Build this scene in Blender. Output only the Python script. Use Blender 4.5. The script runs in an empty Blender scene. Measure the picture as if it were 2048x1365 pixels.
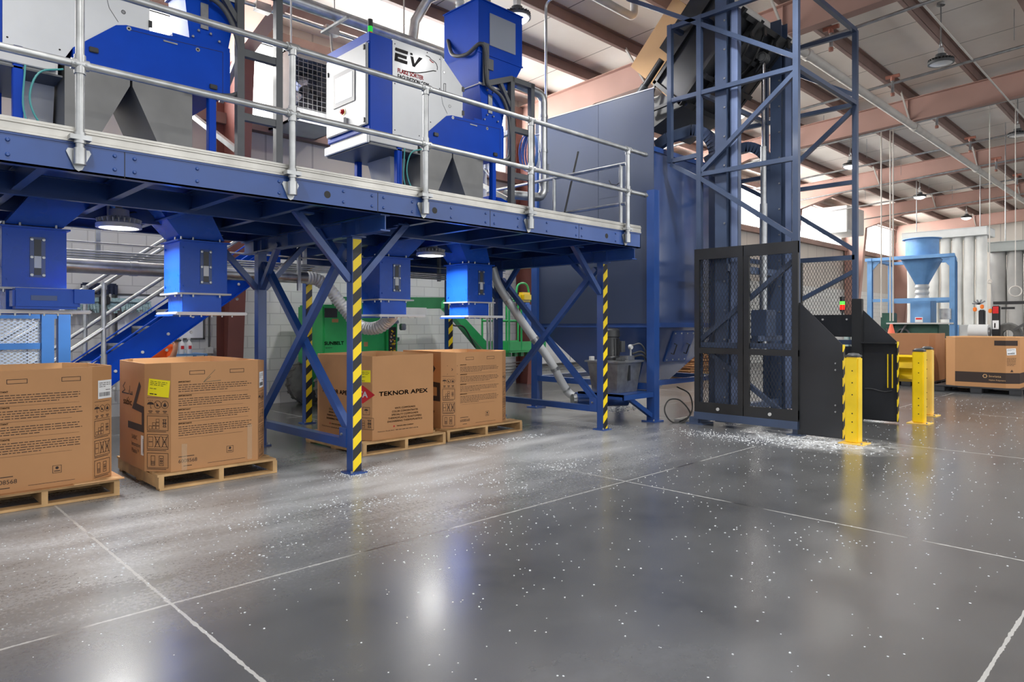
import bpy, bmesh, math, random
from mathutils import Vector, Matrix

random.seed(7)
PI = math.pi
SC = bpy.context.scene
COL = SC.collection
V = Vector

# ------------------------------------------------------------------ camera, world, exposure
YAW = math.radians(45.5)           # the aisle (x axis) runs 45.5 degrees right of the view
cam_d = bpy.data.cameras.new('camera')
cam = bpy.data.objects.new('camera', cam_d)
COL.objects.link(cam)
cam.location = (0.0, 0.0, 1.4)
cam.rotation_euler = (PI / 2, 0.0, YAW - PI / 2)
cam_d.sensor_width = 36.0
cam_d.lens = 24.0
cam_d.shift_y = -32.5 / 2048.0
cam_d.clip_start = 0.05
cam_d.clip_end = 300.0
SC.camera = cam

SC.view_settings.view_transform = 'Standard'
SC.view_settings.look = 'None'
SC.view_settings.gamma = 1.0
SC.view_settings.use_curve_mapping = False
SC.view_settings.exposure = 0.43
SC.cycles.max_bounces = 7
SC.cycles.diffuse_bounces = 4
SC.cycles.glossy_bounces = 4
SC.cycles.transparent_max_bounces = 24
SC.cycles.use_denoising = True
SC.cycles.sample_clamp_indirect = 3.0
SC.cycles.sample_clamp_direct = 5.0
SC.cycles.caustics_reflective = False
SC.cycles.caustics_refractive = False

W = bpy.data.worlds.new('hall_daylight')
SC.world = W
W.use_nodes = True
bg = W.node_tree.nodes['Background']
bg.inputs[0].default_value = (0.93, 0.96, 1.0, 1)
bg.inputs[1].default_value = 1.3
LAMP_W = 95.0                      # high bays in view
REAR_W = 210.0                      # high bays of the rows over the aisle and behind the camera
DECK_LAMP_W = 30.0                  # the two lamps under the mezzanine
WINDOW_E = 18.0                      # daylit translucent panes

# ------------------------------------------------------------------ materials
def lin(c):
    c = c / 255.0
    return c / 12.92 if c <= 0.04045 else ((c + 0.055) / 1.055) ** 2.4
def rgb(r, g, b):
    return (lin(r), lin(g), lin(b), 1.0)

MATS = {}
def nt(name):
    m = bpy.data.materials.new(name); m.use_nodes = True
    t = m.node_tree
    return m, t, t.nodes['Principled BSDF']
def N(t, kind, **kw):
    n = t.nodes.new(kind)
    for k, v in kw.items(): setattr(n, k, v)
    return n
def math_n(t, op, a, b=None, c=None):
    n = t.nodes.new('ShaderNodeMath'); n.operation = op
    for i, x in enumerate((a, b, c)):
        if x is None: continue
        if isinstance(x, (int, float)): n.inputs[i].default_value = x
        else: t.links.new(x, n.inputs[i])
    return n.outputs[0]
def mixc(t, fac, a, b):
    n = t.nodes.new('ShaderNodeMix'); n.data_type = 'RGBA'
    if isinstance(fac, (int, float)): n.inputs[0].default_value = fac
    else: t.links.new(fac, n.inputs[0])
    for i, x in ((6, a), (7, b)):
        if isinstance(x, tuple): n.inputs[i].default_value = x
        else: t.links.new(x, n.inputs[i])
    return n.outputs[2]
def noise(t, scale, detail=4, vec=None, rough=0.55):
    n = t.nodes.new('ShaderNodeTexNoise'); n.inputs['Scale'].default_value = scale
    n.inputs['Detail'].default_value = detail; n.inputs['Roughness'].default_value = rough
    if vec is not None: t.links.new(vec, n.inputs['Vector'])
    return n.outputs['Fac']
def ramp(t, fac, p0, p1):
    n = t.nodes.new('ShaderNodeMapRange'); n.clamp = True
    t.links.new(fac, n.inputs[0]); n.inputs[1].default_value = p0; n.inputs[2].default_value = p1
    return n.outputs[0]
def coords(t, which='Object'):
    return t.nodes.new('ShaderNodeTexCoord').outputs[which]
def bump(t, p, h, strength=0.2, dist=0.01):
    n = t.nodes.new('ShaderNodeBump'); n.inputs['Strength'].default_value = strength
    n.inputs['Distance'].default_value = dist
    t.links.new(h, n.inputs['Height']); t.links.new(n.outputs[0], p.inputs['Normal'])

def mat(name, col, rough=0.5, metal=0.0, var=0.06, scale=6.0, coat=0.0, emit=None, es=0.0, spec=0.5, bmp=0.0):
    """painted / plain surface with a faint cloudy variation"""
    if name in MATS: return MATS[name]
    m, t, p = nt(name)
    c = rgb(*col)
    if var > 0:
        f = noise(t, scale * 0.5, 3, coords(t), 0.5)
        d = tuple(x * (1 - var * 2) for x in c[:3]) + (1,)
        u = tuple(min(1, x * (1 + var * 2)) for x in c[:3]) + (1,)
        t.links.new(mixc(t, ramp(t, f, 0.3, 0.7), d, u), p.inputs['Base Color'])
        r = math_n(t, 'MULTIPLY_ADD', f, 0.08, rough - 0.04)
        t.links.new(r, p.inputs['Roughness'])
        if bmp: bump(t, p, f, bmp, 0.01)
    else:
        p.inputs['Base Color'].default_value = c; p.inputs['Roughness'].default_value = rough
    p.inputs['Metallic'].default_value = metal
    p.inputs['Specular IOR Level'].default_value = spec
    if coat: p.inputs['Coat Weight'].default_value = coat; p.inputs['Coat Roughness'].default_value = 0.05 if coat > 0.8 else 0.12
    if emit: p.inputs['Emission Color'].default_value = rgb(*emit); p.inputs['Emission Strength'].default_value = es
    MATS[name] = m
    return m

navy = mat('navy_paint', (34, 68, 130), 0.36, var=0.05, coat=0.3)
navy_tower = mat('navy_tower_paint', (60, 74, 100), 0.4, var=0.06, coat=0.2)
hopper_blue = mat('hopper_blue_paint', (52, 74, 122), 0.2, var=0.03, scale=1.5, coat=0.9, spec=0.9)
slate = mat('slate_blue_panel_paint', (52, 62, 84), 0.45, var=0.04, scale=1.2, spec=0.35)
royal = mat('royal_blue_paint', (0, 60, 164), 0.42, var=0.04, spec=0.16)
chute_blue = mat('chute_blue_paint', (26, 84, 192), 0.28, var=0.04, spec=0.3)
sky_blue = mat('light_blue_paint', (100, 146, 194), 0.45, var=0.06)
cage_blue = mat('cage_blue_paint', (46, 104, 168), 0.45, var=0.08)
door_white = mat('door_white_paint', (158, 160, 160), 0.4, var=0.02)
bezel = mat('grey_bezel', (128, 128, 128), 0.5, var=0.03)
white_paint = mat('cabinet_white_paint', (202, 204, 204), 0.35, var=0.02, coat=0.2)
galv = mat('galvanised_steel', (176, 178, 178), 0.36, metal=0.85, var=0.10, scale=14)
alu = mat('aluminium_extrusion', (178, 176, 170), 0.34, metal=0.75, var=0.08, scale=9)
steel = mat('brushed_steel', (158, 160, 162), 0.33, metal=0.8, var=0.10, scale=18)
chrome = mat('chromed_rod', (220, 222, 226), 0.12, metal=1.0, var=0.0)
funnel = mat('grey_funnel_sheet', (112, 112, 110), 0.4, metal=0.35, var=0.08, scale=5)
dgrey = mat('charcoal_frame_paint', (74, 76, 78), 0.45, var=0.08)
lgrey = mat('light_grey_paint', (190, 190, 188), 0.5, var=0.05)
black = mat('black_paint', (33, 34, 36), 0.42, var=0.12, coat=0.1)
blackplate = mat('black_steel_plate', (36, 38, 42), 0.36, var=0.15, scale=3, coat=0.2)
rubber = mat('black_rubber', (24, 24, 24), 0.65, var=0.1)
cable_m = mat('grey_cable_sheath', (70, 71, 72), 0.5, var=0.05)
yellow = mat('yellow_paint', (236, 200, 18), 0.36, var=0.05, coat=0.3)
red = mat('red_paint', (196, 30, 34), 0.45, var=0.05)
orange = mat('orange_fabric', (250, 96, 28), 0.85, var=0.08, scale=14, bmp=0.2)
green = mat('green_machine_paint', (44, 164, 88), 0.42, var=0.08, scale=4, coat=0.2)
dkgreen = mat('dark_green_paint', (30, 74, 62), 0.5, var=0.1)
rafter_m = mat('primer_brown_paint', (168, 134, 124), 0.6, var=0.07, scale=1.5)
purlin_m = mat('purlin_primer', (126, 102, 95), 0.6, var=0.1, scale=3)
colm = mat('column_oxide_red', (106, 60, 54), 0.55, var=0.1, scale=2)
wood = mat('pallet_pine', (184, 148, 102), 0.75, var=0.14, scale=11, bmp=0.15)
handle_wood = mat('broom_handle_pine', (206, 162, 92), 0.6, var=0.06)
plastic_black = mat('black_pallet_plastic', (44, 46, 50), 0.55, var=0.08)
print_dark = mat('dark_print_ink', (50, 38, 34), 0.8, var=0.0)
print_black = mat('black_print_ink', (30, 27, 28), 0.75, var=0.0)
print_red = mat('red_print_ink', (190, 30, 36), 0.75, var=0.0)
sticker_yellow = mat('yellow_sticker_paper', (240, 226, 10), 0.6, var=0.02)
sticker_white = mat('white_sticker_paper', (226, 228, 230), 0.6, var=0.02)
skin = mat('skin', (196, 140, 110), 0.55, var=0.05)
hair_m = mat('dark_hair', (40, 30, 24), 0.7, var=0.1)
jeans = mat('grey_work_trousers', (92, 96, 104), 0.85, var=0.1)
hose_clear = mat('ribbed_clear_hose', (198, 200, 200), 0.4, metal=0.2, var=0.06)
hose_blue = mat('blue_air_hose', (60, 104, 176), 0.45, var=0.04)
hose_teal = mat('teal_air_tube', (70, 150, 146), 0.4, var=0.04)
filter_white = mat('white_filter_bag', (222, 222, 218), 0.85, var=0.06, scale=3, bmp=0.3)
filter_grey = mat('grey_filter_bag', (176, 175, 172), 0.85, var=0.07, scale=3, bmp=0.3)
duct_white = mat('painted_manifold_duct', (222, 224, 222), 0.5, var=0.03)
duct_grey = mat('grey_manifold_duct', (160, 166, 164), 0.5, var=0.05)
mop_m = mat('mop_yarn_teal', (150, 176, 180), 0.95, var=0.15, scale=60, bmp=0.6)
mop_dark = mat('mop_navy_cloth', (40, 48, 70), 0.95, var=0.15, scale=40, bmp=0.4)
pipe_red = mat('sprinkler_fitting_orange', (158, 104, 88), 0.5, var=0.08)
pipe_white = mat('painted_white_pipe', (196, 192, 186), 0.45, var=0.05)
glow_white = mat('lamp_lens', (255, 255, 255), 0.4, var=0.0, emit=(255, 253, 250), es=16.0)
deck_lens = mat('deck_lamp_lens', (255, 255, 255), 0.4, var=0.0, emit=(255, 253, 250), es=7.0)
glow_green = mat('green_signal_lens', (40, 220, 60), 0.3, var=0.0, emit=(80, 255, 60), es=1.6)
green_lens = mat('dark_green_signal_lens', (12, 150, 50), 0.3, var=0.0, emit=(20, 210, 60), es=0.5)
glow_red = mat('red_signal_lens', (230, 30, 20), 0.3, var=0.0, emit=(255, 30, 20), es=0.9)
glow_screen = mat('touch_screen', (240, 242, 245), 0.2, var=0.0, emit=(240, 244, 250), es=0.9)
amber = mat('amber_beacon_lens', (200, 130, 40), 0.3, var=0.0)
cone_m = mat('traffic_cone_orange', (236, 110, 80), 0.6, var=0.04)
clear_flake = mat('plastic_flake', (212, 216, 220), 0.5, var=0.0)
window_glow = mat('daylit_pane', (255, 255, 255), 0.6, var=0.0, emit=(255, 254, 250), es=WINDOW_E)
glass_dark = mat('lamp_glass_off', (206, 208, 210), 0.2, var=0.0)
bottle_m = mat('spray_bottle_plastic', (214, 216, 218), 0.4, var=0.0)

rail_lt = mat('pale_guide_paint', (120, 136, 172), 0.4, metal=0.3, var=0.06)  # guide strips on the masts, paler than the tower paint
tyre = mat('tyre_rubber', (92, 92, 90), 0.8, var=0.1, scale=20)
dkgreen_l = mat('boom_green_paint', (36, 104, 60), 0.5, var=0.08)
chrome_s = mat('polished_foil', (226, 228, 240), 0.2, metal=1.0, var=0.1, scale=20, bmp=0.5)
glass_teal = mat('pale_teal_panel', (168, 190, 190), 0.4, var=0.05)
amber_o = mat('orange_lamp_plastic', (236, 128, 40), 0.4, var=0.0)

def make_cardboard(name, col, var=0.05):
    m, t, p = nt(name)
    c = rgb(*col)
    co = coords(t)
    sep = N(t, 'ShaderNodeSeparateXYZ'); t.links.new(co, sep.inputs[0])
    f = noise(t, 2.2, 5, co)
    flute = N(t, 'ShaderNodeTexWave'); flute.inputs['Scale'].default_value = 38.0
    flute.bands_direction = 'X'
    t.links.new(co, flute.inputs['Vector'])
    a = tuple(x * (1 - var) for x in c[:3]) + (1,); b = tuple(min(1, x * (1 + var)) for x in c[:3]) + (1,)
    t.links.new(mixc(t, ramp(t, f, 0.3, 0.7), a, b), p.inputs['Base Color'])
    p.inputs['Roughness'].default_value = 0.62
    p.inputs['Specular IOR Level'].default_value = 0.3
    bump(t, p, f, 0.08, 0.02)
    MATS[name] = m
    return m
card = make_cardboard('cardboard_kraft', (180, 133, 90))
card_b = make_cardboard('cardboard_brown', (160, 114, 80))
card_in = make_cardboard('cardboard_inside', (214, 172, 124))

def make_hazard():
    m, t, p = nt('hazard_stripes')
    co = coords(t)
    s = N(t, 'ShaderNodeSeparateXYZ'); t.links.new(co, s.inputs[0])
    a = math_n(t, 'ADD', s.outputs[0], s.outputs[1])
    a = math_n(t, 'SUBTRACT', s.outputs[2], math_n(t, 'MULTIPLY', a, 0.9))
    fr = math_n(t, 'FRACT', math_n(t, 'MULTIPLY', a, 4.8))
    k = math_n(t, 'GREATER_THAN', fr, 0.5)
    t.links.new(mixc(t, k, rgb(28, 28, 28), rgb(238, 206, 20)), p.inputs['Base Color'])
    p.inputs['Roughness'].default_value = 0.45
    return m
hazard = make_hazard()

def make_mesh_sheet(name, col, axes=(1, 2), sx=22.0, sz=11.0, width=0.12):
    """expanded metal: diamond openings cut through a sheet"""
    m, t, p = nt(name)
    co = coords(t)
    s = N(t, 'ShaderNodeSeparateXYZ'); t.links.new(co, s.inputs[0])
    u = math_n(t, 'MULTIPLY', s.outputs[axes[0]], sx); w = math_n(t, 'MULTIPLY', s.outputs[axes[1]], sz)
    a = math_n(t, 'PINGPONG', math_n(t, 'ADD', u, w), 0.5)
    b = math_n(t, 'PINGPONG', math_n(t, 'SUBTRACT', u, w), 0.5)
    mn = math_n(t, 'MINIMUM', a, b)
    k = math_n(t, 'LESS_THAN', mn, width * 0.5)
    p.inputs['Base Color'].default_value = rgb(*col); p.inputs['Roughness'].default_value = 0.45
    t.links.new(k, p.inputs['Alpha'])
    return m
mesh_black = make_mesh_sheet('black_expanded_metal', (40, 42, 46))
mesh_black_x = make_mesh_sheet('black_expanded_metal_wide', (40, 42, 46))
mesh_blue = make_mesh_sheet('pale_expanded_metal', (170, 186, 206), axes=(0, 2), sx=20, sz=30, width=0.3)

def make_ceiling():
    m, t, p = nt('roof_insulation_facing')
    co = coords(t, 'Object')
    s = N(t, 'ShaderNodeSeparateXYZ'); t.links.new(co, s.inputs[0])
    seam = math_n(t, 'LESS_THAN', math_n(t, 'PINGPONG', math_n(t, 'MULTIPLY', s.outputs[0], 1 / 1.83), 0.5), 0.006)
    f = noise(t, 0.8, 6, co)
    c = mixc(t, ramp(t, f, 0.3, 0.7), rgb(234, 226, 216), rgb(246, 240, 232))
    t.links.new(mixc(t, seam, c, rgb(120, 114, 108)), p.inputs['Base Color'])
    p.inputs['Roughness'].default_value = 0.5
    w = N(t, 'ShaderNodeTexWave'); w.bands_direction = 'X'; w.inputs['Scale'].default_value = 0.17
    w.inputs['Distortion'].default_value = 1.5; t.links.new(co, w.inputs['Vector'])
    bump(t, p, w.outputs['Fac'], 0.25, 0.06)
    return m
ceiling_m = make_ceiling()

def make_block():
    m, t, p = nt('painted_block_wall')
    co = coords(t)
    mp = N(t, 'ShaderNodeMapping'); t.links.new(co, mp.inputs[0]); mp.inputs['Rotation'].default_value = (PI / 2, 0, 0)
    b = N(t, 'ShaderNodeTexBrick'); t.links.new(mp.outputs[0], b.inputs['Vector'])
    b.inputs['Scale'].default_value = 1.0; b.inputs['Brick Width'].default_value = 0.4; b.inputs['Row Height'].default_value = 0.2
    b.inputs['Mortar Size'].default_value = 0.008
    b.inputs['Color1'].default_value = rgb(206, 207, 204); b.inputs['Color2'].default_value = rgb(200, 201, 199)
    b.inputs['Mortar'].default_value = rgb(176, 177, 176)
    t.links.new(b.outputs['Color'], p.inputs['Base Color'])
    p.inputs['Roughness'].default_value = 0.6
    bump(t, p, b.outputs['Fac'], -0.4, 0.01)
    return m
block_m = make_block()

def make_panel():
    m, t, p = nt('wall_sheet_metal')
    co = coords(t)
    s = N(t, 'ShaderNodeSeparateXYZ'); t.links.new(co, s.inputs[0])
    rib = math_n(t, 'LESS_THAN', math_n(t, 'PINGPONG', math_n(t, 'MULTIPLY', math_n(t, 'ADD', s.outputs[0], s.outputs[1]), 1 / 0.9), 0.5), 0.02)
    t.links.new(mixc(t, rib, rgb(190, 184, 176), rgb(158, 153, 147)), p.inputs['Base Color'])
    p.inputs['Roughness'].default_value = 0.55
    bump(t, p, rib, 0.4, 0.03)
    return m
panel_m = make_panel()

def make_floor():
    m, t, p = nt('polished_concrete')
    co = coords(t)
    s = N(t, 'ShaderNodeSeparateXYZ'); t.links.new(co, s.inputs[0])
    X, Y = s.outputs[0], s.outputs[1]
    big = noise(t, 0.9, 6, co, 0.6)
    fine = noise(t, 9.0, 8, co, 0.7)
    base = mixc(t, ramp(t, big, 0.32, 0.68), rgb(70, 71, 72), rgb(94, 95, 96))
    base = mixc(t, ramp(t, fine, 0.42, 0.72), base, rgb(86, 86, 86))
    # resin dust tracked out from under the mezzanine
    d1 = math_n(t, 'SUBTRACT', 1.0, ramp(t, math_n(t, 'ABSOLUTE', math_n(t, 'SUBTRACT', Y, 5.35)), 0.3, 2.2))
    d2 = ramp(t, X, 8.6, 6.2)
    st = N(t, 'ShaderNodeMapping'); t.links.new(co, st.inputs[0]); st.inputs['Scale'].default_value = (0.7, 2.4, 1)
    st.inputs['Rotation'].default_value = (0, 0, 0.35)
    sn = noise(t, 1.3, 6, st.outputs[0], 0.55)
    dust = math_n(t, 'MULTIPLY', math_n(t, 'MULTIPLY', d1, d2), math_n(t, 'MULTIPLY_ADD', ramp(t, sn, 0.34, 0.74), 0.6, 0.34))
    sp = ramp(t, noise(t, 40.0, 6, co, 0.8), 0.40, 0.66)
    dust = math_n(t, 'MULTIPLY', dust, math_n(t, 'MULTIPLY_ADD', sp, 0.6, 0.45))
    # pile of fines at the tipper guard
    dx = math_n(t, 'SUBTRACT', X, 8.35); dy = math_n(t, 'SUBTRACT', Y, 3.25)
    rr = math_n(t, 'SQRT', math_n(t, 'ADD', math_n(t, 'MULTIPLY', math_n(t, 'MULTIPLY', dx, dx), 2.2), math_n(t, 'MULTIPLY', dy, dy)))
    pile = math_n(t, 'MULTIPLY', ramp(t, rr, 1.15, 0.2), ramp(t, noise(t, 5.0, 8, co, 0.7), 0.36, 0.6))
    dust = math_n(t, 'MAXIMUM', dust, pile)
    # saw-cut joints every 3.02 m and 3.82 m, partly filled with dust
    wob = math_n(t, 'MULTIPLY', math_n(t, 'SUBTRACT', noise(t, 7.0, 3, co), 0.5), 0.006)
    jx = math_n(t, 'PINGPONG', math_n(t, 'ADD', math_n(t, 'ADD', X, -1.18 + 38.2), wob), 1.91)
    jy = math_n(t, 'PINGPONG', math_n(t, 'ADD', math_n(t, 'ADD', Y, -0.62 + 30.2), wob), 1.51)
    jj = math_n(t, 'MINIMUM', jx, jy)
    joint = math_n(t, 'LESS_THAN', jj, math_n(t, 'MULTIPLY_ADD', ramp(t, noise(t, 14.0, 6, co, 0.7), 0.3, 0.75), 0.012, 0.003))
    fill = ramp(t, noise(t, 0.9, 3, co), 0.36, 0.44)
    jd = mixc(t, fill, rgb(48, 48, 48), rgb(178, 178, 176))
    col = mixc(t, math_n(t, 'MULTIPLY', dust, 0.95), base, rgb(214, 216, 218))
    col = mixc(t, joint, col, jd)
    t.links.new(col, p.inputs['Base Color'])
    r = math_n(t, 'MULTIPLY_ADD', big, 0.14, 0.15)
    r = math_n(t, 'MULTIPLY_ADD', dust, 0.30, r)
    t.links.new(r, p.inputs['Roughness'])
    p.inputs['Specular IOR Level'].default_value = 0.8
    p.inputs['IOR'].default_value = 2.0
    bump(t, p, big, 0.02, 0.01)
    return m
floor_m = make_floor()

def make_tape():
    m, t, p = nt('clear_packing_tape')
    p.inputs['Base Color'].default_value = rgb(216, 186, 150); p.inputs['Roughness'].default_value = 0.15; p.inputs['Alpha'].default_value = 0.4
    return m
tape_m = make_tape()
def make_acrylic():
    m, t, p = nt('clear_acrylic')
    p.inputs['Base Color'].default_value = rgb(180, 186, 190)
    p.inputs['Roughness'].default_value = 0.06
    p.inputs['Alpha'].default_value = 0.45
    return m
acrylic = make_acrylic()

# ------------------------------------------------------------------ mesh building
class MB:
    """collects shapes; build() links them as one mesh object"""
    def __init__(s): s.v = []; s.f = []; s.mi = []; s.sm = []; s.mats = []
    def m(s, material):
        if material not in s.mats: s.mats.append(material)
        return s.mats.index(material)
    def add(s, vs, fs, material, smooth=False):
        o = len(s.v); k = s.m(material)
        s.v.extend([tuple(p) for p in vs])
        for f in fs: s.f.append(tuple(i + o for i in f)); s.mi.append(k); s.sm.append(smooth)
        return s
    def box(s, a, b, material):
        x0, y0, z0 = (min(p, q) for p, q in zip(a, b)); x1, y1, z1 = (max(p, q) for p, q in zip(a, b))
        vs = [(x0, y0, z0), (x1, y0, z0), (x1, y1, z0), (x0, y1, z0), (x0, y0, z1), (x1, y0, z1), (x1, y1, z1), (x0, y1, z1)]
        return s.add(vs, [(0, 3, 2, 1), (4, 5, 6, 7), (0, 1, 5, 4), (1, 2, 6, 5), (2, 3, 7, 6), (3, 0, 4, 7)], material)
    def bbox(s, a, b, material, r=0.006):
        """box with chamfered edges"""
        bm = bmesh.new(); bmesh.ops.create_cube(bm, size=1.0)
        c = [(p + q) / 2 for p, q in zip(a, b)]; d = [abs(q - p) for p, q in zip(a, b)]
        for v in bm.verts: v.co = V((c[0] + v.co.x * d[0], c[1] + v.co.y * d[1], c[2] + v.co.z * d[2]))
        bmesh.ops.bevel(bm, geom=bm.edges[:], offset=min(r, min(d) * 0.45), segments=2, affect='EDGES')
        bm.verts.ensure_lookup_table(); bm.verts.index_update()
        s.add([v.co for v in bm.verts], [[v.index for v in f.verts] for f in bm.faces], material); bm.free()
        return s
    def bar(s, p, q, w, h, material, up=(0, 0, 1)):
        """rectangular bar from p to q; h is measured along up, w across"""
        p, q = V(p), V(q); d = (q - p).normalized(); u = V(up)
        if abs(d.dot(u)) > 0.98: u = V((0, 1, 0))
        a = d.cross(u).normalized(); u = a.cross(d).normalized()
        vs = []
        for e in (p, q):
            for i, j in ((-1, -1), (1, -1), (1, 1), (-1, 1)): vs.append(e + a * (i * w / 2) + u * (j * h / 2))
        return s.add(vs, [(0, 1, 2, 3), (7, 6, 5, 4), (0, 4, 5, 1), (1, 5, 6, 2), (2, 6, 7, 3), (3, 7, 4, 0)], material)
    def ibeam(s, p, q, w, h, material, t=0.012, up=(0, 0, 1), tw=0.01):
        p, q = V(p), V(q); d = (q - p).normalized(); u = V(up)
        if abs(d.dot(u)) > 0.98: u = V((0, 1, 0))
        a = d.cross(u).normalized(); u = a.cross(d).normalized()
        s.bar(p, q, tw, h - 2 * t, material, u)
        for k in (-1, 1): s.bar(p + u * k * (h - t) / 2, q + u * k * (h - t) / 2, w, t, material, u)
        return s
    def cyl(s, p, q, r, material, n=14, r2=None, caps=True):
        p, q = V(p), V(q); d = (q - p).normalized(); r2 = r if r2 is None else r2
        a = d.orthogonal().normalized(); b = d.cross(a)
        vs = []
        for e, rr in ((p, r), (q, r2)):
            for i in range(n):
                th = 2 * PI * i / n; vs.append(e + (a * math.cos(th) + b * math.sin(th)) * rr)
        s.add(vs, [(i, (i + 1) % n, n + (i + 1) % n, n + i) for i in range(n)], material, True)
        if caps: s.add(vs, [tuple(range(n - 1, -1, -1)), tuple(range(n, 2 * n))], material)
        return s
    def tube(s, pts, r, material, n=10, closed=False, rib=0.0, ribn=1):
        """round tube along a polyline (resampled when rib > 0 to give corrugations)"""
        pts = [V(p) for p in pts]
        if rib > 0:
            L = [0]
            for i in range(1, len(pts)): L.append(L[-1] + (pts[i] - pts[i - 1]).length)
            step = rib; k = 0; out = []; x = 0
            while x < L[-1]:
                while k < len(L) - 2 and L[k + 1] < x: k += 1
                f = (x - L[k]) / max(1e-6, L[k + 1] - L[k]); out.append(pts[k].lerp(pts[k + 1], f)); x += step
            pts = out
        rad = [r * (1.0 if rib == 0 else (1.08 if i % 2 else 0.90)) for i in range(len(pts))]
        m = len(pts); vs = []; a = None
        for i, p in enumerate(pts):
            d = (pts[min(i + 1, m - 1)] - pts[max(i - 1, 0)]).normalized()
            if a is None: a = d.orthogonal().normalized()
            else:
                a = (a - d * a.dot(d))
                a = a.normalized() if a.length > 1e-6 else d.orthogonal().normalized()
            b = d.cross(a)
            for j in range(n):
                th = 2 * PI * j / n; vs.append(p + (a * math.cos(th) + b * math.sin(th)) * rad[i])
        fs = [(i * n + j, i * n + (j + 1) % n, (i + 1) * n + (j + 1) % n, (i + 1) * n + j) for i in range(m - 1) for j in range(n)]
        s.add(vs, fs, material, True)
        return s.add(vs, [tuple(range(n - 1, -1, -1)), tuple(range((m - 1) * n, m * n))], material)
    def prism(s, poly, o, u, w, d, material):
        """closed polygon (2-D list) in the plane o + a*u + b*w, thickened by the vector d"""
        o, u, w, d = V(o), V(u), V(w), V(d); n = len(poly)
        f = [o + u * a + w * b for a, b in poly]; g = [p + d for p in f]
        fs = [tuple(range(n)), tuple(range(2 * n - 1, n - 1, -1))] + [(i, n + i, n + (i + 1) % n, (i + 1) % n) for i in range(n)]
        return s.add(f + g, fs, material)
    def lathe(s, prof, c, material, n=24, axis='z', smooth=True):
        """profile of (radius, height) turned about an axis through c"""
        c = V(c); vs = []
        for r, h in prof:
            for i in range(n):
                th = 2 * PI * i / n; x, y = r * math.cos(th), r * math.sin(th)
                vs.append(c + (V((x, y, h)) if axis == 'z' else V((h, x, y)) if axis == 'x' else V((x, h, y))))
        m = len(prof)
        fs = [(i * n + j, i * n + (j + 1) % n, (i + 1) * n + (j + 1) % n, (i + 1) * n + j) for i in range(m - 1) for j in range(n)]
        return s.add(vs, fs, material, smooth)
    def frustum(s, a, b, material, caps=True):
        """loft between two 4-point loops"""
        vs = list(a) + list(b)
        fs = [(i, (i + 1) % 4, 4 + (i + 1) % 4, 4 + i) for i in range(4)]
        if caps: fs += [(3, 2, 1, 0), (4, 5, 6, 7)]
        return s.add(vs, fs, material)
    def build(s, name, parent=None, at=None, recalc=True):
        me = bpy.data.meshes.new(name)
        o = V(at) if at is not None else (world_loc(parent) if parent is not None else V((0, 0, 0)))
        me.from_pydata([tuple(V(p) - o) for p in s.v], [], s.f)
        for x in s.mats: me.materials.append(x)
        for i, p in enumerate(me.polygons): p.material_index = s.mi[i]; p.use_smooth = s.sm[i]
        if recalc:
            bm = bmesh.new(); bm.from_mesh(me); bmesh.ops.remove_doubles(bm, verts=bm.verts[:], dist=1e-5)
            bmesh.ops.recalc_face_normals(bm, faces=bm.faces[:]); bm.to_mesh(me); bm.free()
        ob = bpy.data.objects.new(name, me); COL.objects.link(ob)
        if parent is not None: ob.parent = parent
        else: ob.location = o
        return ob

def build_each(mb, name, parent=None, at=None):
    """every loose piece of the collected shapes becomes an object of its own"""
    n = len(mb.v); par = list(range(n)); key = {}
    def find(a):
        while par[a] != a: par[a] = par[par[a]]; a = par[a]
        return a
    for i, p in enumerate(mb.v):
        k = tuple(round(c, 5) for c in p)
        if k in key: par[find(i)] = find(key[k])
        else: key[k] = i
    for f in mb.f:
        for q in f[1:]: par[find(q)] = find(f[0])
    groups = {}
    for i, f in enumerate(mb.f): groups.setdefault(find(f[0]), []).append(i)
    out = []
    for fi in groups.values():
        q = MB(); ids = {}
        for i in fi:
            for v in mb.f[i]:
                if v not in ids: ids[v] = len(q.v); q.v.append(mb.v[v])
            q.f.append(tuple(ids[v] for v in mb.f[i])); q.mi.append(q.m(mb.mats[mb.mi[i]])); q.sm.append(mb.sm[i])
        out.append(q.build(name, parent, at))
    return out
def world_loc(o):
    r = V((0, 0, 0))
    while o is not None: r = r + o.location; o = o.parent
    return r
def tag(o, label=None, cat=None, group=None, kind=None):
    if label: o['label'] = label
    if cat: o['category'] = cat
    if group: o['group'] = group
    if kind: o['kind'] = kind
    return o
def thing(name, label, cat, loc, group=None):
    o = bpy.data.objects.new(name, None); COL.objects.link(o); o.location = loc; o.empty_display_size = 0.2
    return tag(o, label, cat, group)
def struct(mb, name, at=None):
    return tag(mb.build(name, at=at), kind='structure')
def solo(mb, name, label, cat, at, group=None, kind=None):
    return tag(mb.build(name, at=at), label, cat, group, kind)
def copy_tree(o, parent=None):
    c = o.copy(); COL.objects.link(c); c.parent = parent
    for ch in [x for x in bpy.data.objects if x.parent == o]: copy_tree(ch, c)
    return c
def dup(o, off, label=None):
    c = copy_tree(o); c.location = V(o.location) + V(off)
    if label: c['label'] = label
    return c
def arc(c, r, a0, a1, u, w, n=8):
    c, u, w = V(c), V(u), V(w)
    return [c + u * (r * math.cos(a0 + (a1 - a0) * i / n)) + w * (r * math.sin(a0 + (a1 - a0) * i / n)) for i in range(n + 1)]
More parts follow.
